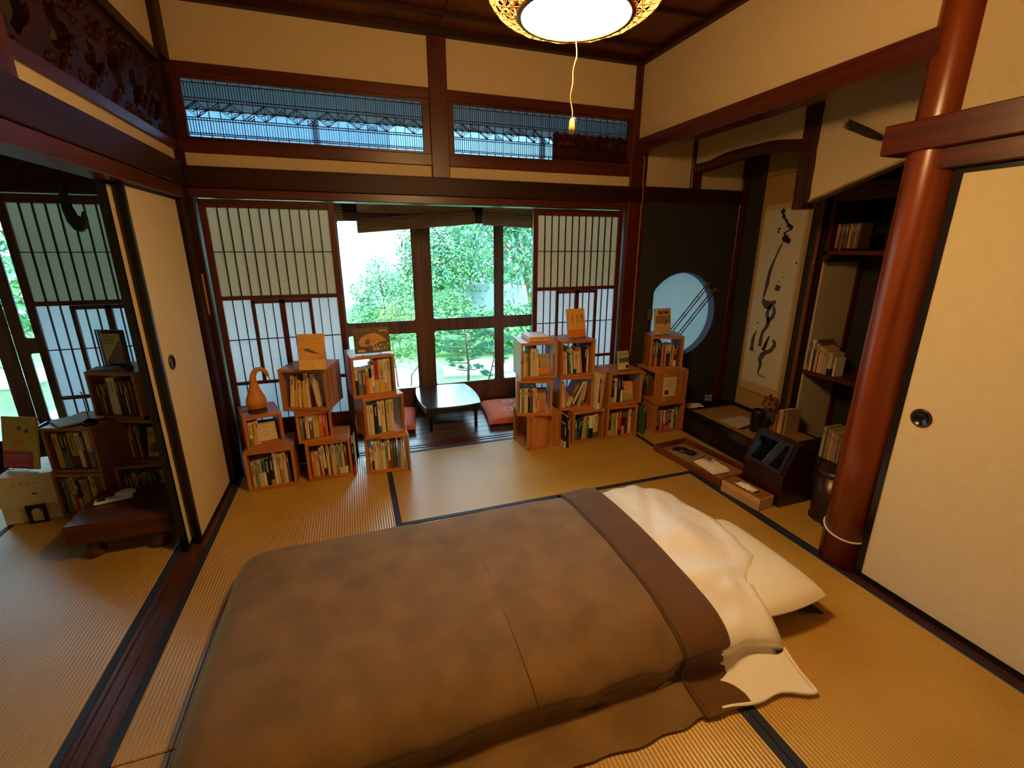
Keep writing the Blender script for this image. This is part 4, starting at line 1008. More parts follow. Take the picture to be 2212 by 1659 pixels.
for sx in (-1, 1):
    for sy in (-1, 1):
        MB().bbox(-.020, -.020, .135, .020, .020, .180, .003).lathe([(.0145, 0), (.0135, .05), (.0155, .137)], 12).build('leg', BLS, tb, M=T(sx*.190, sy*.262, 0))
MB().prism([(-.02, .163), (.0, .163), (-.008, .142)], 'y', -.24, -.235).tube([(.0, -.24, .162), (.07, -.24, .162)], .003, 5).build('folding_catch', METAL, tb)
tb2 = thing('low_table', 'plain low dark table on the next-room veranda, top reflecting the garden', 'table', (-1.80, .80, -.005))
bevel(MB().bbox(-.36, -.20, .175, .36, .22, .205, .004).build('table_top', BLK, tb2), .003)
for sx in (-1, 1):
    for sy in (-1, 1): MB().bbox(-.02, -.02, 0, .02, .02, .175, .003).build('leg', BLS, tb2, M=T(sx*.31, sy*.165, 0))

# ------------------------------------------------------------------ floor cushions
CUO = plain('orange_cushion_cotton', 'd05a30', .85, .08, 60, .2)
def cushion(label, x, y, rz, s=.54, rings=True, col=CUO, h=.085):
    c = thing('floor_cushion', label, 'cushion', (x, y, -.004), math.radians(rz), 'floor cushions')
    def P(i, j, sg):
        u = i/20*2-1; v = j/20*2-1
        k = 1-.05*(1-abs(u)**2)*abs(v)**4; k2 = 1-.05*(1-abs(v)**2)*abs(u)**4
        q = max(0, 1-u**4)*max(0, 1-v**4)
        return (u*s/2*k2*(1 if abs(v) < 1 else 1), v*s/2*k, h*.45+sg*h*.55*q**.42*(1 if sg > 0 else .8))
    MB().grid([[P(i, j, 1) for j in range(21)] for i in range(21)]).grid([[P(i, j, -1) for j in range(21)] for i in range(20, -1, -1)]).build('cushion_cover', col, c, True)
    if rings:
        pt = MB()
        def topz(a, b): u = a/(s/2); v = b/(s/2); return h*.45+h*.55*(max(0, 1-u**4)*max(0, 1-v**4))**.42+.0012
        for ax, ay in ((-.06, .13), (-.09, -.07), (.12, .03), (.12, -.15)):
            for k in range(9):
                a = 2*PI*k/9; px = ax+.040*math.cos(a); py = ay+.040*math.sin(a); e = []
                for q in range(8):
                    b = 2*PI*q/8; lx = .012*math.cos(b); ly = .006*math.sin(b); e.append((px+lx*math.cos(a)-ly*math.sin(a), py+lx*math.sin(a)+ly*math.cos(a)))
                o_ = len(pt.v); pt.v += [(p, q_, topz(p, q_)) for p, q_ in e]; pt.f.append(tuple(range(o_, o_+8))); pt.m.append(0)
            for rad in (.020, .060): pt.tube([(ax+rad*math.cos(2*PI*k/24), ay+rad*math.sin(2*PI*k/24), topz(ax+rad*math.cos(2*PI*k/24), ay+rad*math.sin(2*PI*k/24))-.0004) for k in range(24)], .0008, 4, closed=True)
        pt.build('flower_print', plain('white_print', 'e8d8d0', .8), c)
cushion('orange floor cushion with white flower rings right of the low black table', 2.125, .50, -7, .60)
cushion('orange floor cushion left of the low black table, partly behind crates', .975, .635, -8, rings=False)
cushion('dark red cushion corner on the next-room mat at left edge', -.86, -1.38, 24, .56, False, plain('dark_red_cushion_cotton', '8e2a1c', .85, .1, 60, .2))

# ------------------------------------------------------------------ reed blinds, tassel
REED = wood('reed_slats', 'b88850', '8a5c34', 'x', .6, 3, .3)
def blind(label, x0, x1, za, zb, ztop, y=.885, r=.046):
    b = thing('reed_blind', label, 'blind', (0, 0, 0), 0, 'rolled reed blinds')
    sl = MB(); nz_ = 22
    for k in range(nz_):
        t = k/nz_; sl.box(x0+.01, y+.030, 0, x1-.01, y+.034, .0085, M=Matrix(((1, 0, 0, 0), (0, 1, 0, 0), ((zb-za)/(x1-x0)*(1-t), 0, 1, lerp(za-(zb-za)/(x1-x0)*x0*1, ztop, t)), (0, 0, 0, 1))) if False else T(0, 0, lerp(max(za, zb)+.02, ztop, t)))
    sl.build('hanging_reeds', REED, b)['kind'] = 'stuff'
    rl = MB(); ax = Vector((x1-x0, 0, zb-za)); L_ = ax.length
    for k in range(30):
        a = 2*PI*k/30; rad = r+.004*(k % 2); p = Vector((x0, y+rad*math.cos(a)*.8, za+rad*math.sin(a))); rl.tube([p, p+ax], .0052, 5)
    for k in range(16):
        a = 2*PI*k/16; rad = r*.6; p = Vector((x0+.004, y+rad*math.cos(a)*.8, za+rad*math.sin(a))); rl.tube([p, p+ax*.99], .006, 5)
    rl.tube([Vector((x0+.006, y, za)), Vector((x0, y, za))+ax*.99], r*.75, 10)
    rl.build('rolled_reeds', REED, b)['kind'] = 'stuff'
    cd = MB()
    for q in (.42,): 
        xx = lerp(x0, x1, q); zz = lerp(za, zb, q); cd.tube([(xx, y-r*.9, ztop), (xx, y-r*1.1, zz+.02), (xx, y-r*1.1, zz-.03), (xx, y, zz-r-.006)], .0014, 4)
    cd.tube([(x0+(x1-x0)*.28, y-.055, za+.07), (x0+(x1-x0)*.40, y-.06, za+.075), (x0+(x1-x0)*.50, y-.05, za+.11), (x0+(x1-x0)*.55, y-.05, ztop)], .0014, 4)
    cd.build('blind_cord', plain('pale_blind_cord', 'b89a78', .7), b)
    return b
bl = blind('rolled reed blind hanging aslant over the left veranda pane', .90, 1.865, 1.612, 1.696, 1.90)
MB().tube([(1.232, .825, 1.64), (1.236, .825, 1.50)], .0014, 4).lathe([(0, 0), (.005, .004), (.006, .02), (.003, .035), (.001, .05)], 8, (1.236, .825, 1.452)).build('cord_tassel', INK, bl)
blind('rolled reed blind over the right veranda panes', 1.945, 2.80, 1.690, 1.650, 1.90)
blind('rolled reed blind seen end-on over the leftmost pane', .10, .80, 1.70, 1.70, 1.90, .87)

# ------------------------------------------------------------------ hanging scroll with ink painting
SX = 3.912
sc = thing('hanging_scroll', 'tall hanging scroll with an ink painting in the alcove', 'scroll', (0, 0, 0))
MB().box(SX, -.645, .14, SX+.004, -.205, 2.16).build('mount_cloth', plain('ochre_scroll_mount', 'b08c52', .8, .06, 90, .1), sc)
MB().box(SX-.001, -.618, .30, SX, -.232, 1.76).build('paper_border', plain('pale_mount_paper', 'c4a878', .8), sc)
MB().box(SX-.002, -.600, .366, SX-.001, -.240, 1.722).build('painting_paper', plain('painting_paper', 'd6cab0', .8, .03, 30), sc)
MB().tube([(SX, -.665, .135), (SX, -.19, .135)], .010, 10).build('roller_rod', W_BEAM['y'], sc)
MB().box(SX-.0012, -.645, .284, SX, -.205, .287).box(SX-.0012, -.645, 1.965, SX, -.205, 1.968).build('mount_line', W_BEAM['y'], sc)
def stroke(mb, pts, ws, sd=1):
    P = []; n_ = (len(pts)-1)*6
    for k in range(n_+1): P.append(catmull(pts, k/n_))
    W_ = [catmull([(w*1.35,) for w in ws], k/n_)[0]*(1+.35*noise.noise(Vector((k*.5, sd, 1)))) for k in range(n_+1)]
    rows = []
    for k, (y, z_) in enumerate(P):
        a = P[max(k-1, 0)]; b = P[min(k+1, n_)]; dy, dz = b[0]-a[0], b[1]-a[1]; le = math.hypot(dy, dz) or 1
        rows.append([(SX-.0026, y-dz/le*W_[k], z_+dy/le*W_[k]), (SX-.0026, y+dz/le*W_[k], z_-dy/le*W_[k])])
    mb.grid(rows)
def splat(mb, y, z_, r, sd):
    n_ = 14; o_ = len(mb.v)
    mb.v += [(SX-.0027, y+r*(1+.35*noise.noise(Vector((q*.9, sd, 0))))*math.cos(2*PI*q/n_), z_+1.1*r*(1+.35*noise.noise(Vector((q*.9, sd, 4))))*math.sin(2*PI*q/n_)) for q in range(n_)]; mb.f.append(tuple(range(o_, o_+n_))); mb.m.append(0)
ik = MB(); gy = MB()
for i, (y, z_, r) in enumerate([(-.400, 1.705, .018), (-.413, 1.668, .016), (-.442, 1.637, .012), (-.462, 1.603, .013), (-.490, 1.586, .016), (-.442, 1.547, .010), (-.389, 1.582, .010), (-.385, 1.560, .009), (-.455, 1.512, .026), (-.485, 1.495, .020), (-.322, .862, .007), (-.583, 1.337, .007), (-.462, 1.200, .005), (-.494, 1.231, .005)]): splat(ik, y, z_, r, i*3.1)
stroke(ik, [(-.400, 1.69), (-.442, 1.63), (-.49, 1.588), (-.445, 1.55)], [.006, .005, .006, .004])
stroke(gy, [(-.438, 1.478), (-.421, 1.444), (-.390, 1.356), (-.364, 1.265), (-.354, 1.151), (-.336, 1.045)], [.004, .006, .007, .011, .012, .003], 2)
stroke(gy, [(-.336, 1.045), (-.392, 1.012), (-.462, 1.047)], [.012, .024, .008], 3)
stroke(gy, [(-.425, 1.018), (-.400, .947), (-.426, .876)], [.010, .012, .008], 4); stroke(gy, [(-.445, 1.01), (-.462, .96), (-.440, .90)], [.006, .012, .010], 5)
stroke(gy, [(-.428, .92), (-.415, .847), (-.383, .788), (-.376, .677)], [.014, .013, .010, .013], 6)
stroke(gy, [(-.326, .797), (-.303, .738), (-.301, .624)], [.003, .010, .014], 7); stroke(ik, [(-.451, .773), (-.431, .706), (-.414, .653)], [.005, .010, .013], 8)
stroke(gy, [(-.486, .752), (-.513, .722), (-.483, .662), (-.434, .634), (-.400, .580), (-.410, .526), (-.399, .467), (-.426, .445), (-.476, .440)], [.006, .012, .011, .015, .016, .011, .006, .004, .002], 9)
stroke(gy, [(-.462, 1.169), (-.452, 1.128)], [.018, .016], 10)
ik.build('ink_marks', INK, sc); gy.build('grey_ink_strokes', plain('grey_ink_wash', '4c4a54', .8, .3, 60), sc)

# ------------------------------------------------------------------ alcove pieces
bs = thing('bamboo_sticks', 'paired thin bamboo poles hung diagonally across the round window', 'bamboo')
for k, (ox, oz) in enumerate(((0, 0), (.024, -.013), (.072, -.045), (.096, -.058))):
    a = Vector((3.615+ox, -.02, 1.145+oz)); dr = Vector((-.30, 0, -.345)).normalized(); pts = [a+dr*q*.052 for q in range(10)]
    MB().tube(pts, [.0045 if q % 3 else .0055 for q in range(10)], 6).build('bamboo_pole', plain('dark_bamboo', '4a3a28', .4), bs)
for ox, oz in ((.008, -.006), (.085, -.055)): MB().lathe([(0, -.028), (.012, -.02), (.021, 0), (.020, .016), (0, .02)], 10, M=T(3.625+ox, -.022, 1.157+oz) @ RY(40)).build('knotted_end', plain('brown_cord_knot', '5a3a22', .8, .2, 90), bs, True)
for q in (.12, .30):
    p = Vector((3.615, -.02, 1.145))+Vector((-.30, 0, -.345)).normalized()*q; MB().tube([p+Vector((0, -.004, .004)), p+Vector((.03, -.004, -.018))], .002, 5).build('binding', METAL, bs)
tag(MB().bbox(3.078, -.010, .880, 3.124, .0, .965, .003).build('wall_switch', plain('grey_plastic_plate', '5a5650', .5)), 'small grey switch plate on black wall left of the round window', 'switch')
cp = tag(MB().tube([(2.90, -.03, 2.085), (2.925, -.026, 2.08), (2.926, -.026, 1.90), (2.928, -.032, 1.87), (2.929, -.032, 1.77), (2.926, -.026, 1.74), (2.925, -.026, 1.2), (2.924, -.026, .60)], .003, 6).build('wall_cable', plain('cream_cable', 'b8905c', .6)), 'thin cream cable running down the right corner post', 'cable')
br_ = thing('hanging_brush', 'dark straw brush with slender handle hung on the pale wall by the column', 'brush')
P0 = Vector((3.365, -1.205, 2.065)); P1 = Vector((3.35, -1.40, 1.965)); P2 = Vector((3.33, -1.50, 1.915))
bb = MB(); rr = random.Random(3)
for k in range(50):
    o1 = Vector((rr.uniform(-.008, .008), rr.uniform(-.01, .01), rr.uniform(-.022, .024))); o2 = o1*.55
    bb.tube([P0+o1+Vector((0, rr.uniform(-.012, .012), 0)), lerp(P0, P1, .6)+o1*.85, P1+o2], [.0012, .002, .002], 4)
bb.build('bristles', plain('dark_straw_bristles', '3c3018', .9, .3, 200), br_)['kind'] = 'stuff'
MB().tube([lerp(P0, P1, .85), P2, Vector((3.33, -1.62, 1.86))], [.008, .0045, .004], 6).build('handle', W_BEAM['y'], br_)
cs = thing('caption_card', 'small black caption card with white lettering on the tokonoma floor', 'sign', (3.665, -.150, .120), math.radians(-18))
MB().bbox(-.045, 0, .035, .055, .004, .105, .001).build('card', plain('black_card', '121112', .6), cs)
MB().tube([(0, .004, .0), (0, .004, .04)], .002, 5).tube([(-.012, -.008, .002), (.012, -.008, .002)], .002, 5).build('card_holder', METAL, cs)
for k, (s, sz) in enumerate((('梅の図', .020), ('Ink on paper', .011), ('hanging scroll', .011))[:1]): text('card_title', s, sz, WHITE, cs, T(.0, -.001, .088) @ RX(90))
MB().box(-.032, -.001, .066, .030, 0, .069).box(-.030, -.001, .056, .034, 0, .058).box(-.026, -.001, .048, .038, 0, .050).build('small_lettering', WHITE, cs)
nb = thing('booklet', 'yellow and white booklets lying on the dark ledge beside the corner crate', 'booklet', (3.50, -.12, .122), math.radians(-15))
MB().bbox(-.06, -.05, 0, .05, .05, .006, .001).build('cover', BM['y'], nb); MB().bbox(0, -.04, .006, .11, .05, .012, .001).build('white_sheet', WHITE, nb)
pp = thing('paper_sheet', 'white paper sheet lying on the tokonoma mat', 'paper'); 
MB().prism([(3.480, -.478), (3.735, -.470), (3.735, -.615), (3.490, -.680)], 'z', .1285, .1295).build('sheet', plain('mauve_white_paper', 'c4b0a8', .6), pp)
MB().prism([(3.49, -.60), (3.74, -.60), (3.742, -.66), (3.495, -.705)], 'z', .1265, .1283).build('dark_sheet', plain('dark_booklet_cover', '3a2a22', .6), pp)
vs = thing('ribbed_vase', 'black ribbed cylindrical pot at the tokonoma corner behind the mirror box', 'vase', (3.60, -.745, .122))
MB().lathe([(.050, 0), (.052, .03), (.049, .05), (.053, .07), (.049, .09), (.052, .11), (.048, .125), (.050, .150), (.046, .168), (.038, .170), (.036, .10), (0, .09)], 28).build('pot_body', plain('black_glazed_pot', '1c1412', .3), vs, True)
fp = thing('dried_flower_pot', 'small grey pot of dried brown hydrangea below the scroll', 'flower pot', (3.80, -.655, .126))
bevel(MB().prism([(-.038, -.038), (.038, -.038), (.038, .038), (-.038, .038)], 'z', 0, .085).build('pot', plain('grey_clay_pot', '6e6456', .8), fp), .004)
fh = MB(); rr = random.Random(9)
for k in range(170):
    d_ = Vector((rr.gauss(0, 1), rr.gauss(0, 1), rr.gauss(0, 1))).normalized()*(.058*(.75+.35*rr.random())); c_ = Vector((0, 0, .165))+d_
    q1 = d_.cross(Vector((rr.random(), rr.random(), 1))).normalized(); q2 = d_.cross(q1).normalized(); s_ = .011
    fh.add([c_+q1*s_, c_+q2*s_+d_*.12, c_-q1*s_, c_-q2*s_-d_*.08], [(0, 1, 2, 3)])
fh.tube([(0, 0, .06), (.0, 0, .15)], .004, 5)
fh.build('dried_flower_head', plain('dried_brown_petals', 'a0642e', .8, .35, 90), fp)['kind'] = 'stuff'

# mirror box, tray, tissue box, bin
mbx = thing('mirror_box', 'dark wooden dressing box with a tilted framed mirror flashing daylight', 'mirror', (0, 0, 0))
DW = wood('dark_plum_wood', '3a1a14', '200c0a', 'y', .35)
MB().prism([(3.035, .001), (3.035, .195), (3.110, .372), (3.160, .376), (3.262, .300), (3.250, .001)], 'y', -1.472, -1.190).build('box_body', DW, mbx)
S0 = Vector((3.033, -1.455, .200)); e1 = Vector((0, 1, 0)); e2 = Vector((.075, 0, .178)).normalized(); e3 = e2.cross(e1).normalized()
if e3.x > 0: e3 = -e3
MM = Matrix((( e1.x, e3.x, e2.x, S0.x), (e1.y, e3.y, e2.y, S0.y), (e1.z, e3.z, e2.z, S0.z), (0, 0, 0, 1)))
O = [(0, 0), (.250, 0), (.250, .186), (0, .186)]; I = [(.020, .020), (.230, .020), (.230, .166), (.020, .166)]
MB().ring(O, I, 'y', .0, .010, 0, MM).build('mirror_frame', plain('blue_black_frame', '2c2c40', .3), mbx)
mir, _n, _l, _p = node_mat('mirror_glass'); _p.inputs['Metallic'].default_value = 1; _p.inputs['Roughness'].default_value = .015; _p.inputs['Base Color'].default_value = (.9, .92, .93, 1)
MB().box(.020, .0015, .020, .230, .004, .166, 0, MM).build('mirror_pane', mir, mbx)
for (a, b_) in ((.125, .008), (.125, .180)): MB().lathe([(0, 0), (.008, .001), (.008, .006), (0, .008)], 10, M=MM @ T(a, .010, b_) @ RX(-90)).build('latch_knob', plain('brass_latch', '6a5236', .3, .1, 10, 0, .9), mbx, True)
MB().box(3.0335, -1.45, .085, 3.035, -1.21, .087).build('drawer_line', INK, mbx)
ty = thing('wooden_tray', 'long dark wooden tray with cloths on the narrow mat before the tokonoma', 'tray', (2.895, -1.165, .001), math.radians(90+6.5))
TW = wood('tray_wood', '7a4424', '4c2412', 'x', .45)
MB().bbox(0, -.31, 0, .60, .0, .008, .002).build('tray_base', wood('tray_base_wood', 'b0743a', '865226', 'x', .5), ty)
for bx in ((0, -.012, .0, .60, 0, .048), (0, -.31, 0, .60, -.298, .048), (.588, -.298, 0, .60, -.012, .048), (0, -.298, 0, .012, -.012, .048)): MB().bbox(*bx, .002).build('tray_side', TW, ty)
SC_ = plain('striped_cloth', 'b8a686', .9, .08, 60, .2)
m, n_, l_, p_ = node_mat('ribbed_striped_cloth'); tc = n_.new('ShaderNodeTexCoord'); sp = n_.new('ShaderNodeSeparateXYZ'); l_.new(tc.outputs['Object'], sp.inputs[0]); mu = n_.new('ShaderNodeMath'); mu.operation = 'MULTIPLY'; mu.inputs[1].default_value = 420; l_.new(sp.outputs['X'], mu.inputs[0]); sn = n_.new('ShaderNodeMath'); sn.operation = 'SINE'; l_.new(mu.outputs[0], sn.inputs[0]); cr = n_.new('ShaderNodeValToRGB'); l_.new(sn.outputs[0], cr.inputs[0]); cr.color_ramp.elements[0].position = .35; cr.color_ramp.elements[1].position = .6; cr.color_ramp.elements[0].color = lin('6a5a44'); cr.color_ramp.elements[1].color = lin('c4b494'); l_.new(cr.outputs[0], p_.inputs['Base Color']); p_.inputs['Roughness'].default_value = .9; STRIPE = m
MT = T(2.895, -1.165, .001) @ RZ(96.5)
cl = thing('folded_cloth', 'grey striped folded cloth in the far half of the tray', 'cloth', M=MT @ T(.445, -.150, .0095) @ RZ(12))
def clothP(hx, hy, h, sd, n=16):
    return [[(-hx+2*hx*i/n, -hy+2*hy*j/n+.004*NZ(i*.5, j*.5, sd), h*(1-max(abs(2*i/n-1), abs(2*j/n-1))**6*.92)+.0025*NZ(i*.45, j*.45, sd+3)) for j in range(n+1)] for i in range(n+1)]
MB().grid(clothP(.105, .115, .022, 2)).build('cloth', STRIPE, cl, True)
gc = thing('eyeglass_case', 'black eye mask folded on the striped cloth', 'eye mask', M=MT @ T(.435, -.140, .033) @ RZ(20))
MB().grid([[((i/14-.5)*.16, (j/10-.5)*.075*(1-.35*math.cos(PI*(i/14-.5)*4)*.4), .004+.016*max(0, 1-abs(2*i/14-1)**3)*max(0, 1-abs(2*j/10-1)**3)*(1+.4*math.sin(i))) for j in range(11)] for i in range(15)]).grid([[((i/14-.5)*.16, (j/10-.5)*.075, .001) for j in range(11)] for i in range(15)]).build('mask_cloth', plain('black_satin', '1b1a16', .45), gc, True)
gc.name = 'eye_mask'
tw = thing('towel', 'white folded towel with brown print in the near half of the tray', 'towel', M=MT @ T(.205, -.155, .0095) @ RZ(-8))
MB().grid(clothP(.100, .070, .034, 6)).build('towel_cloth', SHEET, tw, True)
pt = MB()
for k in range(9): pt.tube([(.01+.008*k, -.02+.02*math.sin(k), .0375), (.014+.008*k, .0+.02*math.cos(k*1.7), .0378)], .0028, 4)
pt.build('towel_print', plain('brown_towel_print', '6a5648', .9), tw)
ts = thing('tissue_box', 'pale wooden tissue box with a white tissue pulled out, by the mirror box', 'tissue box', (2.892, -1.468, .001), math.radians(96))
PW = wood('pale_box_wood', 'd0a878', 'b88a58', 'x', .5)
MB().bbox(0, -.118, 0, .264, 0, .075, .002).build('box_body', PW, ts)
MB().bbox(.004, -.114, .0745, .260, -.004, .0765, .001).build('top_panel', wood('tissue_top_wood', 'a8683a', '8a5028', 'x', .5), ts)
MB().bbox(.060, -.075, .0762, .205, -.045, .0772, .0004).build('slot', INK, ts)
tg = [[(.075+.0062*i, -.082+.0065*j, .0775+.012*abs(NZ(i*.35, j*.3, 8))+.016*max(0, 1-((j-4.5)/4)**2)*max(0, 1-((i-9)/9)**2)*(1+.5*NZ(i*.5, j*.5, 2))) for j in range(10)] for i in range(20)]
MB().grid(tg).build('tissue', WHITE, ts, True)
bn = thing('pedal_bin', 'dark brown cylindrical pedal bin between mirror box and round column', 'bin', (3.205, -1.640, .001))
BNM = plain('dark_brown_bin_metal', '3a241c', .3, .06, 15, 0, .3)
MB().lathe([(.086, 0), (.088, .005), (.090, .27)], 40).build('bin_body', BNM, bn, True)
MB().lathe([(.0915, .268), (.0925, .276), (.0925, .286), (.080, .300), (.04, .308), (0, .310)], 40).build('lid', BNM, bn, True)
MB().lathe([(.090, 0), (.092, .002), (.092, .012), (.088, .014)], 40, caps=False).build('base_ring', INK, bn, True)
MB().bbox(-.025, -.122, .008, .025, -.085, .016, .002).build('pedal', INK, bn, M=RZ(-55))
rg = tag(MB().tube([(2.935+.094*math.cos(a), -1.918+.094*math.sin(a), .172-.022*math.cos(a+2.3)) for a in [2*PI*k/40 for k in range(40)]], .0045, 8, closed=True).build('cord_ring', plain('white_rope', 'd8c8b4', .7), None, True), 'white cord looped around the foot of the round column', 'cord')
# paper notices
tag(MB().bbox(-.036, -.0125, 1.060, .002, -.0108, 1.298, .0003).build('paper_strip', plain('amber_notice_paper', 'cf9a4a', .7)), 'long amber paper strip pinned on the left corner post', 'notice')
tag(MB().bbox(-.034, -.0125, .878, -.008, -.0108, 1.003, .0003).build('paper_strip', plain('amber_notice_paper2', 'c99a58', .7)), 'short paper strip below the long one on the left corner post', 'notice')
M0, w_, h_, d_, t_ = S_['G2']
nt = thing('printed_notice', 'cream printed notice pinned on the side of the corner crate', 'notice', M=M0 @ T(w_+.0004, .075, .055) @ RZ(90))
MB().box(0, -.0012, 0, .118, 0, .158).build('paper', plain('notice_paper', 'd6c08c', .7), nt)
tl = MB(); 
for k in range(7): tl.box(.022, -.0018, .142-.010*k, .100-(.02 if k % 3 == 2 else 0), -.0012, .1435-.010*k)
tl.build('printed_lines', GRY, nt); MB().box(.016, -.0018, .016, .052, -.0012, .050).build('small_photo', BM['d'], nt); MB().lathe([(0, 0), (.004, .001), (0, .004)], 8, M=T(.085, 0, .168) @ RX(90)).build('pin', INK, nt)

# ------------------------------------------------------------------ next room: table, poster box, award and others
lt = thing('go_board_table', 'thick dark wooden low table on carved feet before the crates in the next room', 'table', (-.555, -.775, 0))
GW = wood('thick_table_wood', '5c2e18', '38180c', 'x', .28)
bevel(MB().bbox(0, .0, .095, .415, .36, .20, .004).build('table_block', GW, lt), .003)
for x, y in ((.07, .06), (.34, .06), (.07, .30), (.34, .30)): MB().lathe([(.030, 0), (.044, .015), (.046, .035), (.034, .055), (.030, .095)], 12, (x, y, 0)).build('foot', GW, lt, True)
rm = thing('remote_control', 'white remote control lying on the thick low table', 'remote', (-.505, -.600, .2015), math.radians(14))
bevel(MB().bbox(0, 0, 0, .155, .045, .016, .004).build('remote_body', plain('white_plastic', 'e6dcc8', .4), rm), .004)
MB().box(.012, .008, .016, .045, .037, .0165).build('display', INK, rm)
for i in range(4):
    for j in range(2): MB().bbox(.06+i*.02, .009+j*.016, .0155, .073+i*.02, .019+j*.016, .0175, .001).build('button', plain('grey_button', 'a8a294', .5), rm)
dc = thing('round_coaster', 'white round dish with dark underside beside the remote control', 'dish', (-.400, -.520, .2015))
MB().lathe([(.030, 0), (.042, .004), (.044, .014)], 28).build('dark_base', INK, dc, True); MB().lathe([(.044, .014), (.043, .019), (.0, .020)], 28, caps=False).build('white_top', WHITE, dc, True)
wc = thing('poster_box', 'cream box in the next room with a pencil-drawn poster front', 'box', (-1.065, -.262, .001), math.radians(2))
POST = plain('cream_poster_paper', 'c8bb98', .7, .05, 12)
MB().bbox(0, .012, 0, .238, .27, .272, .003).build('box_body', plain('white_box_board', 'd8d6cc', .6), wc)
MB().box(-.002, 0, .002, .240, .003, .276).build('poster', POST, wc)
text('poster_title', 'スイミー', .030, GRY, wc, T(.120, -.0008, .225) @ RX(90))
MB().prism([(.135, .165), (.148, .170), (.158, .166), (.164, .170), (.164, .162), (.148, .160)], 'y', -.0008, 0).build('fish_mark', INK, wc)
rk = MB(); rr = random.Random(2)
for k in range(22):
    x = rr.uniform(.015, .225); z_ = rr.uniform(.02, .085); r_ = rr.uniform(.008, .022); rk.tube([(x+r_*math.cos(a)*1.4, -.0006, z_+r_*math.sin(a)) for a in [PI*q/6 for q in range(7)]], .0007, 4)
rk.build('rock_drawing', plain('pencil_brown', '9a7a54', .8), wc)
fp2 = thing('framed_picture', 'small black framed arch picture leaning on the cream poster box', 'picture', (-.958, -.285, .001), math.radians(2))
MB().box(0, 0, 0, .086, .006, .108).build('frame', LACQ, fp2)
MB().prism([(.022, .014), (.066, .014), (.066, .066)]+[(.044+.022*math.cos(a), .066+.022*math.sin(a)) for a in [PI*q/8 for q in range(1, 8)]]+[(.022, .066)], 'y', -.0012, 0).build('arch_picture', plain('sepia_arch_print', 'a89878', .7, .4, 80), fp2)
yb = facing('book', 'large yellow picture book with pink band standing on the cream poster box', T(-1.080, -.130, .285) @ RZ(-24) @ RX(-12), .212, .285, .010, plain('yellow_picture_cover', 'c8aa44', .6, .15, 20),
  [('paper_band', MB().box(0, -.0008, 0, .180, 0, .098), plain('crimson_pink_band', 'b23a5c', .6)), ('band_text', MB().box(.02, -.0014, .070, .15, -.0008, .074).box(.02, -.0014, .058, .16, -.0008, .062).box(.08, -.0014, .020, .15, -.0008, .023), BM['p']),
   ('red_square', MB().box(.075, -.0008, .135, .125, 0, .165), BM['o']), ('figures', MB().prism([(.09, .22), (.105, .24), (.12, .225), (.11, .21)], 'y', -.0008, 0).prism([(.13, .205), (.15, .225), (.165, .21), (.15, .195)], 'y', -.0008, 0), BM['k'])])
stand('pale stand under the yellow picture book', T(-1.045, -.155, .2745) @ RZ(-24), .10)
kb = thing('clipboard', 'sheaf of white papers on a clipboard atop the next-room crate', 'clipboard', M=T(-.805, -.175, .5255) @ RZ(38))
MB().bbox(0, -.15, 0, .24, .02, .005, .001).build('board', plain('brown_clipboard', '6a4a34', .5), kb); MB().bbox(.004, -.146, .0052, .236, .016, .014, .001).build('papers', WHITE, kb)
bst = thing('candle_stand', 'glossy black round-based stand with thin upright rod on the next-room crate', 'stand', (-.595, -.250, .5245))
MB().lathe([(.030, 0), (.034, .006), (.028, .020), (.014, .030), (.006, .034)], 24).build('round_base', plain('glossy_black_stand', '0e0c0e', .08), bst, True); MB().tube([(0, 0, .03), (.0, .0, .17), (-.004, 0, .185)], .0028, 6).build('upright_rod', METAL, bst)
aw = thing('award_plaque', 'clear acrylic award plaque with triangle card on the top next-room crate', 'award', M=T(-.530, -.085, .7945) @ RZ(-22))
ACR = glass('clear_acrylic', (.96, .97, .97))
MB().bbox(-.018, .0, 0, .142, .010, .215, .001).build('acrylic_block', ACR, aw)
MB().box(.010, -.002, .030, .118, -.0008, .195).build('card', plain('award_card', 'cabfa4', .6), aw)
MB().prism([(.010, .030), (.118, .030), (.118, .170)], 'y', -.0028, -.002).build('brown_triangle', plain('taupe_triangle', '8a7264', .6), aw)
text('award_title', 'MICRO\nLIBRARY\nAWARD', .017, INK, aw, T(.050, -.0032, .160) @ RX(90))
MB().tube([(-.018, .0, .216), (.142, .0, .216)], .0022, 5).tube([(-.018, 0, 0), (-.018, 0, .215)], .0016, 5).build('metal_edge', plain('silver_edge', '9a9a98', .3, .05, 10, 0, .9), aw)
ob = tag(MB().lathe([(.0, 0), (.016, .002), (.022, .015), (.016, .028), (0, .032)], 16, (-.385, -.190, .795)).build('round_ornament', INK, None, True), 'small black round ornament beside the award plaque', 'ornament')
fs = tag(MB().bbox(-.595, -.155, .795, -.47, -.045, .799, .001).build('flat_booklet', plain('grey_booklet', '8a8478', .6)), 'thin grey booklet lying flat on the top next-room crate', 'booklet')
hk = thing('hearth_hook', 'black wooden hook hanging in the next room before the screen', 'hook', (-.285, -.60, 1.50))
hp = [(-.022, .20), (-.030, .15), (-.032, .10), (-.024, .05), (-.008, .018), (.014, .008), (.034, .024), (.044, .055), (.042, .090), (.036, .094), (.026, .066), (.010, .078), (-.004, .125), (-.008, .20)]
bevel(MB().prism(hp, 'y', -.014, .014).build('hook_body', LACQ, hk), .004); MB().tube([(-.015, 0, .19), (-.015, 0, .85), (-.02, 0, 1.19)], .006, 6).build('hanging_rod', LACQ, hk)
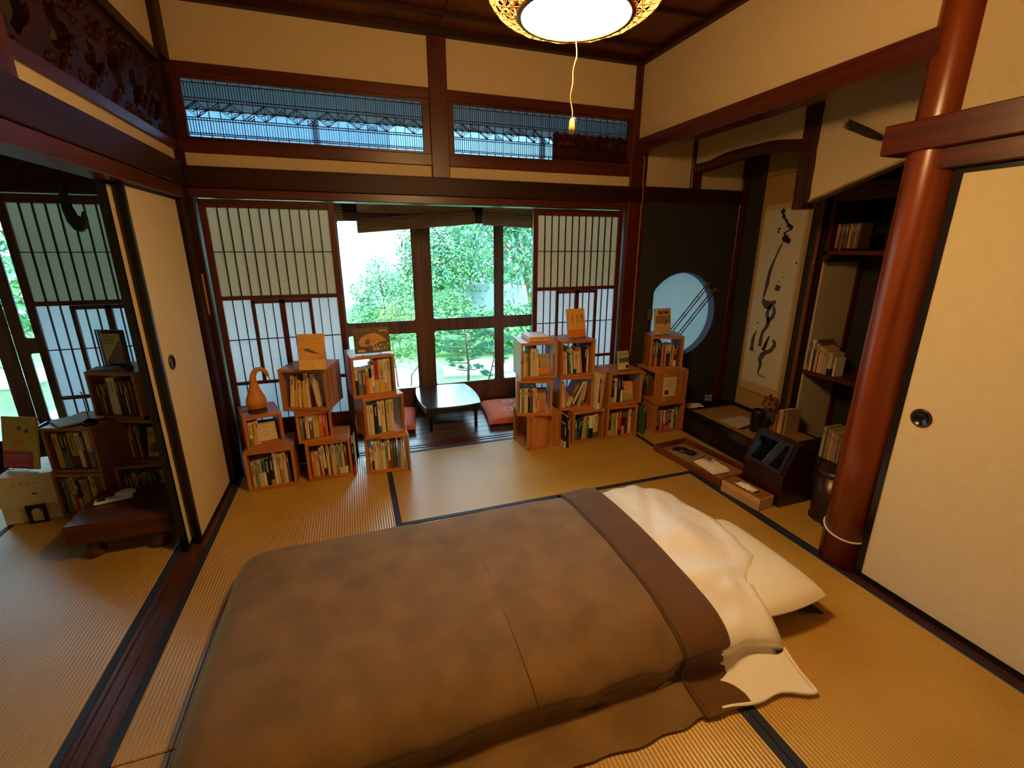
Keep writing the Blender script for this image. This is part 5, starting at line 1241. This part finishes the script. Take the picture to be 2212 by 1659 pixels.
#PART3END
# ------------------------------------------------------------------ garden
GZ = -.45
gr = struct('ground', MB().box(-30, 1.04, GZ-.3, 34, 45, GZ), plain('mossy_lawn', '7fa860', .95, .25, 3, .3))
LEAF = [plain('fresh_leaf', '6fa65a', .45, .15, 12), plain('deep_leaf', '3f7a48', .4, .2, 12), plain('yellow_green_leaf', 'a4ae4a', .5, .2, 12), plain('blue_green_leaf', '4c8468', .4, .2, 12), plain('orange_tinged_leaf', 'b08a40', .5, .2, 12)]
BARK = wood('garden_bark', '7a6654', '4a3c30', 'z', .9, 1, .5)
def leafquad(mb, c, nrm, le, wi, r, mi=0, droop=.0):
    a = Vector((r.gauss(0, 1), r.gauss(0, 1), r.gauss(0, .6)-droop)); a = (a-nrm*a.dot(nrm)).normalized(); b = nrm.cross(a)
    mb.add([c, c+a*le*.5+b*wi*.5+nrm*le*.05, c+a*le, c+a*le*.5-b*wi*.5+nrm*le*.05], [(0, 1, 2, 3)], mi)
def foliage(name, parent, blobs, n, le, wi, mats, seed, droop=.3, weights=None):
    r = random.Random(seed); mb = MB(); tot = sum(b[3]*b[4]*b[5] for b in blobs)
    for bx, by, bz, rx, ry, rz in blobs:
        for k in range(int(n*rx*ry*rz/tot)):
            d = Vector((r.gauss(0, 1), r.gauss(0, 1), r.gauss(0, 1))).normalized(); q = (.55+.45*r.random()**.5)*(1+.16*noise.noise(d*2.5+Vector((seed, bx, bz))))
            p = Vector((bx+d.x*rx*q, by+d.y*ry*q, bz+d.z*rz*q))
            if p.z < GZ: continue
            nn = (d+Vector((r.uniform(-.6, .6), r.uniform(-.6, .6), r.uniform(0, 1.1)))).normalized(); s = r.uniform(.7, 1.25)
            leafquad(mb, p, nn, le*s, wi*s, r, r.choices(range(len(mats)), weights or [1]*len(mats))[0], droop)
    o = mb.build(name, mats, parent); o['kind'] = 'stuff'; return o
def plant(name, label, cat, blobs, n, le, wi, mats, seed, stems=(), group=None, droop=.3, weights=None):
    t = thing(name, label, cat, (0, 0, 0), 0, group)
    foliage('foliage', t, blobs, n, le, wi, mats, seed, droop, weights)
    if stems:
        s = MB()
        for pts, rads in stems: s.tube(pts, rads, 7)
        s.build('stem', BARK, t, True)
    return t
plant('leafy_shrub', 'large bright green shrub with airy crown before the white ribbed wall', 'shrub', [(1.45, 7.0, .10, .58, .5, .58), (1.05, 7.1, .0, .38, .4, .45), (1.86, 6.9, -.05, .40, .4, .45), (1.36, 7.1, .92, .30, .28, .40), (1.02, 7.1, .62, .26, .25, .28), (1.68, 7.1, .66, .30, .25, .30)], 5200, .085, .032, LEAF[:2]+LEAF[3:4], 1, [([(1.4, 7, GZ), (1.42, 7, .4), (1.36, 7.1, 1.1)], [.03, .02, .008]), ([(1.5, 7, GZ), (1.68, 7.05, .7)], [.02, .006]), ([(1.3, 7, GZ), (1.05, 7.1, .6)], [.02, .006])], weights=[5, 3, 2])
plant('round_shrub', 'low rounded green shrub in the garden right of the window stile', 'shrub', [(2.95, 7.4, .18, .56, .5, .38), (2.5, 7.3, .08, .30, .4, .30), (3.2, 7.4, .0, .35, .35, .35)], 3600, .075, .034, LEAF[:2], 2, [([(2.9, 7.4, GZ), (2.92, 7.4, .2)], [.03, .015])], weights=[4, 2])
plant('autumn_shrub', 'thin nandina shrub tinged orange and yellow before the large shrub', 'shrub', [(1.50, 5.2, .35, .30, .25, .30), (1.78, 5.2, .18, .22, .2, .24), (1.25, 5.2, .2, .2, .2, .2)], 700, .055, .016, [LEAF[4], LEAF[2], LEAF[0]], 3, [([(1.55, 5.2, GZ), (1.53, 5.2, .1), (1.50, 5.2, .5)], [.010, .008, .004]), ([(1.62, 5.2, GZ), (1.70, 5.2, .25)], [.008, .003])], weights=[3, 3, 3])
nd = plant('nandina_bush', 'slender bamboo-like nandina with bare dark stems near the glass', 'shrub', [(1.33, 3.1, .22, .30, .22, .22), (1.20, 3.1, .05, .20, .18, .16), (1.52, 3.1, .12, .20, .2, .18)], 900, .075, .016, [LEAF[0], LEAF[2], LEAF[1]], 4, [([(1.30, 3.1, GZ), (1.28, 3.1, -.1), (1.26, 3.1, .25)], [.012, .010, .006]), ([(1.20, 3.1, GZ), (1.21, 3.1, .2)], [.006, .004]), ([(1.47, 3.1, GZ), (1.49, 3.1, -.25), (1.60, 3.1, -.12), (1.60, 3.1, .30)], [.009, .009, .007, .004])], weights=[5, 3, 3])
# broad-leaved evergreen with rust trunk: near leaves are single leaves
bt = thing('evergreen_tree', 'evergreen tree with long drooping leaves and rust-coloured trunk at right', 'tree')
MB().tube([(4.50, 6.0, GZ), (4.45, 6, .1), (4.36, 6, .55), (4.22, 6, 1.05), (4.06, 6, 1.6), (3.98, 6, 2.3)], [.10, .085, .06, .05, .045, .03], 10).tube([(4.28, 6, .9), (3.9, 5.9, 1.4), (3.4, 5.8, 1.85), (2.6, 5.8, 2.1)], [.03, .024, .018, .008], 7).tube([(4.4, 6, .3), (4.7, 5.9, .9), (4.85, 5.8, 1.7)], [.03, .02, .01], 7).build('trunk', wood('rusty_bark', 'a86a4a', '7a5e50', 'z', .9, 1, .5), bt, True)
foliage('foliage', bt, [(3.75, 5.9, 1.45, .75, .6, .62), (4.6, 5.8, 1.3, .6, .6, .7), (3.35, 5.9, 1.95, .8, .5, .4), (4.2, 5.9, 2.2, 1.1, .7, .5), (4.75, 5.7, .6, .35, .4, .4)], 2600, .19, .046, [LEAF[1], LEAF[3], LEAF[0]], 5, 1.3, [3, 3, 1])
r = random.Random(8); lm = MB(); lm.add([(0, 0, 0), (.02, .05, .006), (.024, .10, .0), (.0, .20, -.03), (-.024, .10, 0), (-.02, .05, .006)], [(0, 1, 2, 3), (0, 3, 4, 5)])
l0 = None
for k in range(190):
    x = r.uniform(3.0, 4.55); z_ = r.uniform(.45, 1.75)
    if x < 3.6 and z_ < .95: continue
    M = T(x, 5.35+r.uniform(-.25, .1), z_) @ RZ(r.uniform(0, 360)) @ RX(-r.uniform(10, 75)) @ Matrix.Scale(r.uniform(.7, 1.15), 4)
    if l0 is None: l0 = lm.build('leaf', LEAF[3], bt, M=M); l1 = lm.build('leaf', LEAF[0], bt, M=M @ T(.05, 0, .05))
    else: linkcopy(l0 if k % 3 else l1, 'leaf', bt, M)
def pine(label, pts, rads, tiers, seed):
    t = thing('pine_tree', label, 'tree', group='young pines by the stone slab'); r = random.Random(seed); MB().tube(pts, rads, 8).build('trunk', BARK, t, True)
    br = MB(); nd_ = MB()
    for (bx, by, bz, dx, dy, dz) in tiers:
        e = Vector((bx+dx, by+dy, bz+dz)); br.tube([(bx, by, bz), Vector((bx, by, bz)).lerp(e, .6)+Vector((0, 0, -.01)), e], [.011, .008, .004], 5)
        for q in (.35, .55, .75, .9, 1.05):
            c_ = Vector((bx, by, bz)).lerp(e, q)
            for k in range(3):
                cc = c_+Vector((r.uniform(-.05, .05), r.uniform(-.05, .05), r.uniform(0, .05)))
                for m_ in range(44):
                    d = Vector((r.gauss(0, 1), r.gauss(0, 1), abs(r.gauss(0, .9)))).normalized()*r.uniform(.05, .085); s = d.cross(Vector((r.random(), 1, 0))).normalized()*.0018
                    nd_.add([cc+s, cc-s, cc+d], [(0, 1, 2)])
    br.build('branches', BARK, t, True)['kind'] = 'stuff'; nd_.build('needles', plain('pine_needles', '4a8466', .5, .2, 20), t)['kind'] = 'stuff'
pine('young pine with tiered branches seen through the middle lower pane', [(2.33, 3.24, GZ), (2.34, 3.24, -.2), (2.31, 3.24, .1), (2.29, 3.24, .42)], [.020, .018, .014, .008],
     [(2.33, 3.24, z_, s*le, r_, .03) for z_, s, le, r_ in ((-.30, -1, .20, .1), (-.28, 1, .16, -.1), (-.18, -1, .28, 0), (-.14, 1, .26, .1), (-.02, -1, .36, .1), (.02, 1, .34, 0), (.10, -1, .32, -.1), (.14, 1, .28, .1), (.24, -1, .26, .1), (.27, 1, .24, 0), (.36, -1, .14, 0), (.38, 1, .16, .1), (.42, 0, 0, .05))], 21)
pine('thinner leaning pine right of the first, near the window muntin', [(2.56, 3.0, GZ), (2.62, 3.0, -.25), (2.68, 3.02, .0), (2.70, 3.05, .35)], [.014, .012, .010, .006],
     [(2.62, 3.0, -.34, -.12, .05, .02), (2.64, 3.0, -.2, .22, .05, .04), (2.67, 3.0, -.05, .28, 0, .04), (2.68, 3.0, 0, -.2, .1, .03), (2.70, 3.0, .12, .26, .1, .04), (2.70, 3.0, .25, -.16, .05, .03), (2.70, 3.0, .32, .2, .05, .03)], 22)
plant('groundcover_bush', 'broad-leaved low bush behind the pines filling the lower panes', 'shrub', [(2.6, 5.0, .0, .8, .4, .42), (3.5, 4.9, .05, .7, .4, .48), (4.3, 5.0, .0, .6, .4, .5), (1.95, 5.6, -.3, .25, .3, .2)], 3600, .12, .05, LEAF[:2], 6, weights=[4, 2])
# far planting and buildings
for i, (x, y, z_, s, lb) in enumerate([(3.3, 10.5, 1.2, 1.25, 'bushy mid-green tree behind the round shrub'), (5.6, 11.5, 1.5, 1.9, 'tall dark tree behind the evergreen at right'), (8.6, 10.5, 1.6, 2.3, 'wide tree at the far right of the garden'), (4.6, 14.5, 2.6, 2.2, 'tallest far tree above the grey garden wall'), (12.5, 13, 2, 3, 'distant tree beyond the right end of the garden')]):
    plant('garden_tree', lb, 'tree', [(x, y, z_, s, s*.7, s), (x-s*.5, y, z_-s*.5, s*.7, s*.5, s*.6), (x+s*.5, y, z_+s*.3, s*.7, s*.5, s*.6)], 6500, .12, .055, [LEAF[i % 2], LEAF[3], LEAF[1]], 30+i, [([(x, y, GZ), (x, y, z_+s*.5)], [.09, .04])])
for i, (x, y, z_, s, lb) in enumerate([(-2.75, 5.6, .35, .62, 'light green shrub in the next-room window, right of the stile'), (-4.6, 4.6, .3, .75, 'dark-leaved shrub above the stone bench in the next-room window'), (-5.0, 8.5, 1.2, 1.6, 'large tree behind the picket boards outside the next room'), (-9.5, 9, 1.8, 2.6, 'wide tree at the far left of the garden'), (-1.2, 8.6, .3, .8, 'round shrub hidden behind the paper screens outside')]):
    plant('garden_shrub', lb, 'shrub', [(x, y, z_, s, s*.7, s), (x+s*.5, y, z_-s*.4, s*.7, s*.5, s*.6)], 2400, .11 if s < 1 else .2, .045 if s < 1 else .1, [LEAF[i % 2], LEAF[1], LEAF[3]], 50+i, [([(x, y, GZ), (x, y, z_)], [.04, .02])])
bw = thing('ribbed_outbuilding', 'tall white ribbed metal wall of an outbuilding behind the shrubs', 'building', (0, 0, 0))
WM = plain('white_ribbed_metal', 'dfe6e6', .5, .03, 1)
MB().box(-13, 13.0, GZ, 2.35, 17, 5.2).build('wall_sheet', WM, bw)
r0 = MB().bbox(-.018, -.03, GZ, .018, 0, 5.2, .006).build('wall_rib', plain('pale_rib_metal', 'c8d0d2', .5), bw, M=T(2.3, 13.0, 0))
for k in range(1, 75): linkcopy(r0, 'wall_rib', bw, T(2.3-k*.2, 13.0, 0))
gw = thing('garden_wall', 'low pale grey curved garden wall beyond the round shrub', 'wall')
P = [(3.6, 11.9), (4.2, 11.4), (4.9, 10.6), (5.6, 9.6), (6.6, 8.6)]
gm = MB(); rows = []
for k in range(25):
    x, y = catmull(P, k/24); rows.append([(x, y-.1, GZ), (x, y-.1, .36), (x, y+.12, .40), (x, y+.12, GZ)])
gm.grid(rows).build('wall_body', plain('pale_grey_plaster', 'a4b0b8', .8, .06, 3), gw)
STN = plain('pale_garden_stone', 'c4c8c6', .8, .08, 6, .4)
def slab(label, pts, z_, h, cat='stone', group='pale paving stones'):
    t = tag(bevel(MB().prism(pts, 'z', z_-h, z_).build('paving_stone', STN), .015), label, cat, group); return t
slab('large pale paving stone seen under the nandina stems', [(.75, 3.0), (1.25, 2.9), (1.72, 3.05), (1.78, 3.7), (1.45, 4.2), (.95, 4.3), (.7, 3.7)], GZ+.04, .08)
slab('second pale stone curving back behind the nandina', [(.65, 4.4), (1.35, 4.3), (1.45, 4.8), (1.2, 5.6), (.6, 5.8), (.45, 5.0)], GZ+.035, .08)
slab('long pale stone behind the pine trunks', [(2.0, 3.45), (2.6, 3.35), (3.4, 3.55), (3.5, 4.25), (2.7, 4.35), (2.1, 4.0)], GZ+.05, .08)
slab('pale stone under the leaning pine', [(2.75, 2.6), (3.6, 2.6), (3.7, 3.3), (2.9, 3.25)], GZ+.05, .08)
slab('flat pale stone at the next-room veranda', [(-3.2, 2.9), (-2.0, 2.8), (-1.8, 3.9), (-2.6, 4.4), (-3.4, 4.0)], GZ+.05, .08)
sb = thing('stone_bench', 'rough stone bench outside the next-room window', 'bench', (-3.35, 3.35, GZ))
bevel(MB().prism([(-.75, -.28), (.7, -.3), (.8, .25), (-.7, .3)], 'z', .42, .54).build('bench_slab', STN, sb), .03)
for x in (-.5, .5): bevel(MB().prism([(x-.16, -.2), (x+.15, -.22), (x+.18, .2), (x-.14, .2)], 'z', 0, .42).build('bench_leg', plain('mossy_stone', '8a9a7c', .9, .2, 8, .5), sb), .03)
pk = thing('picket_boards', 'pale blue-white round-topped picket boards outside the next room', 'fence', (-3.2, 4.9, GZ))
pb = [(-.085, 0), (.085, 0), (.085, .62)]+[(.085*math.cos(a), .62+.10*math.sin(a)) for a in [PI*q/8 for q in range(1, 8)]]+[(-.085, .62)]
k0 = MB().prism(pb, 'y', 0, .02).build('picket', WM, pk)
for k in range(1, 8): linkcopy(k0, 'picket', pk, T(k*.19, 0, 0))
MB().box(-.1, .02, .2, 1.5, .04, .27).box(-.1, .02, .5, 1.5, .04, .57).build('rail', WM, pk)
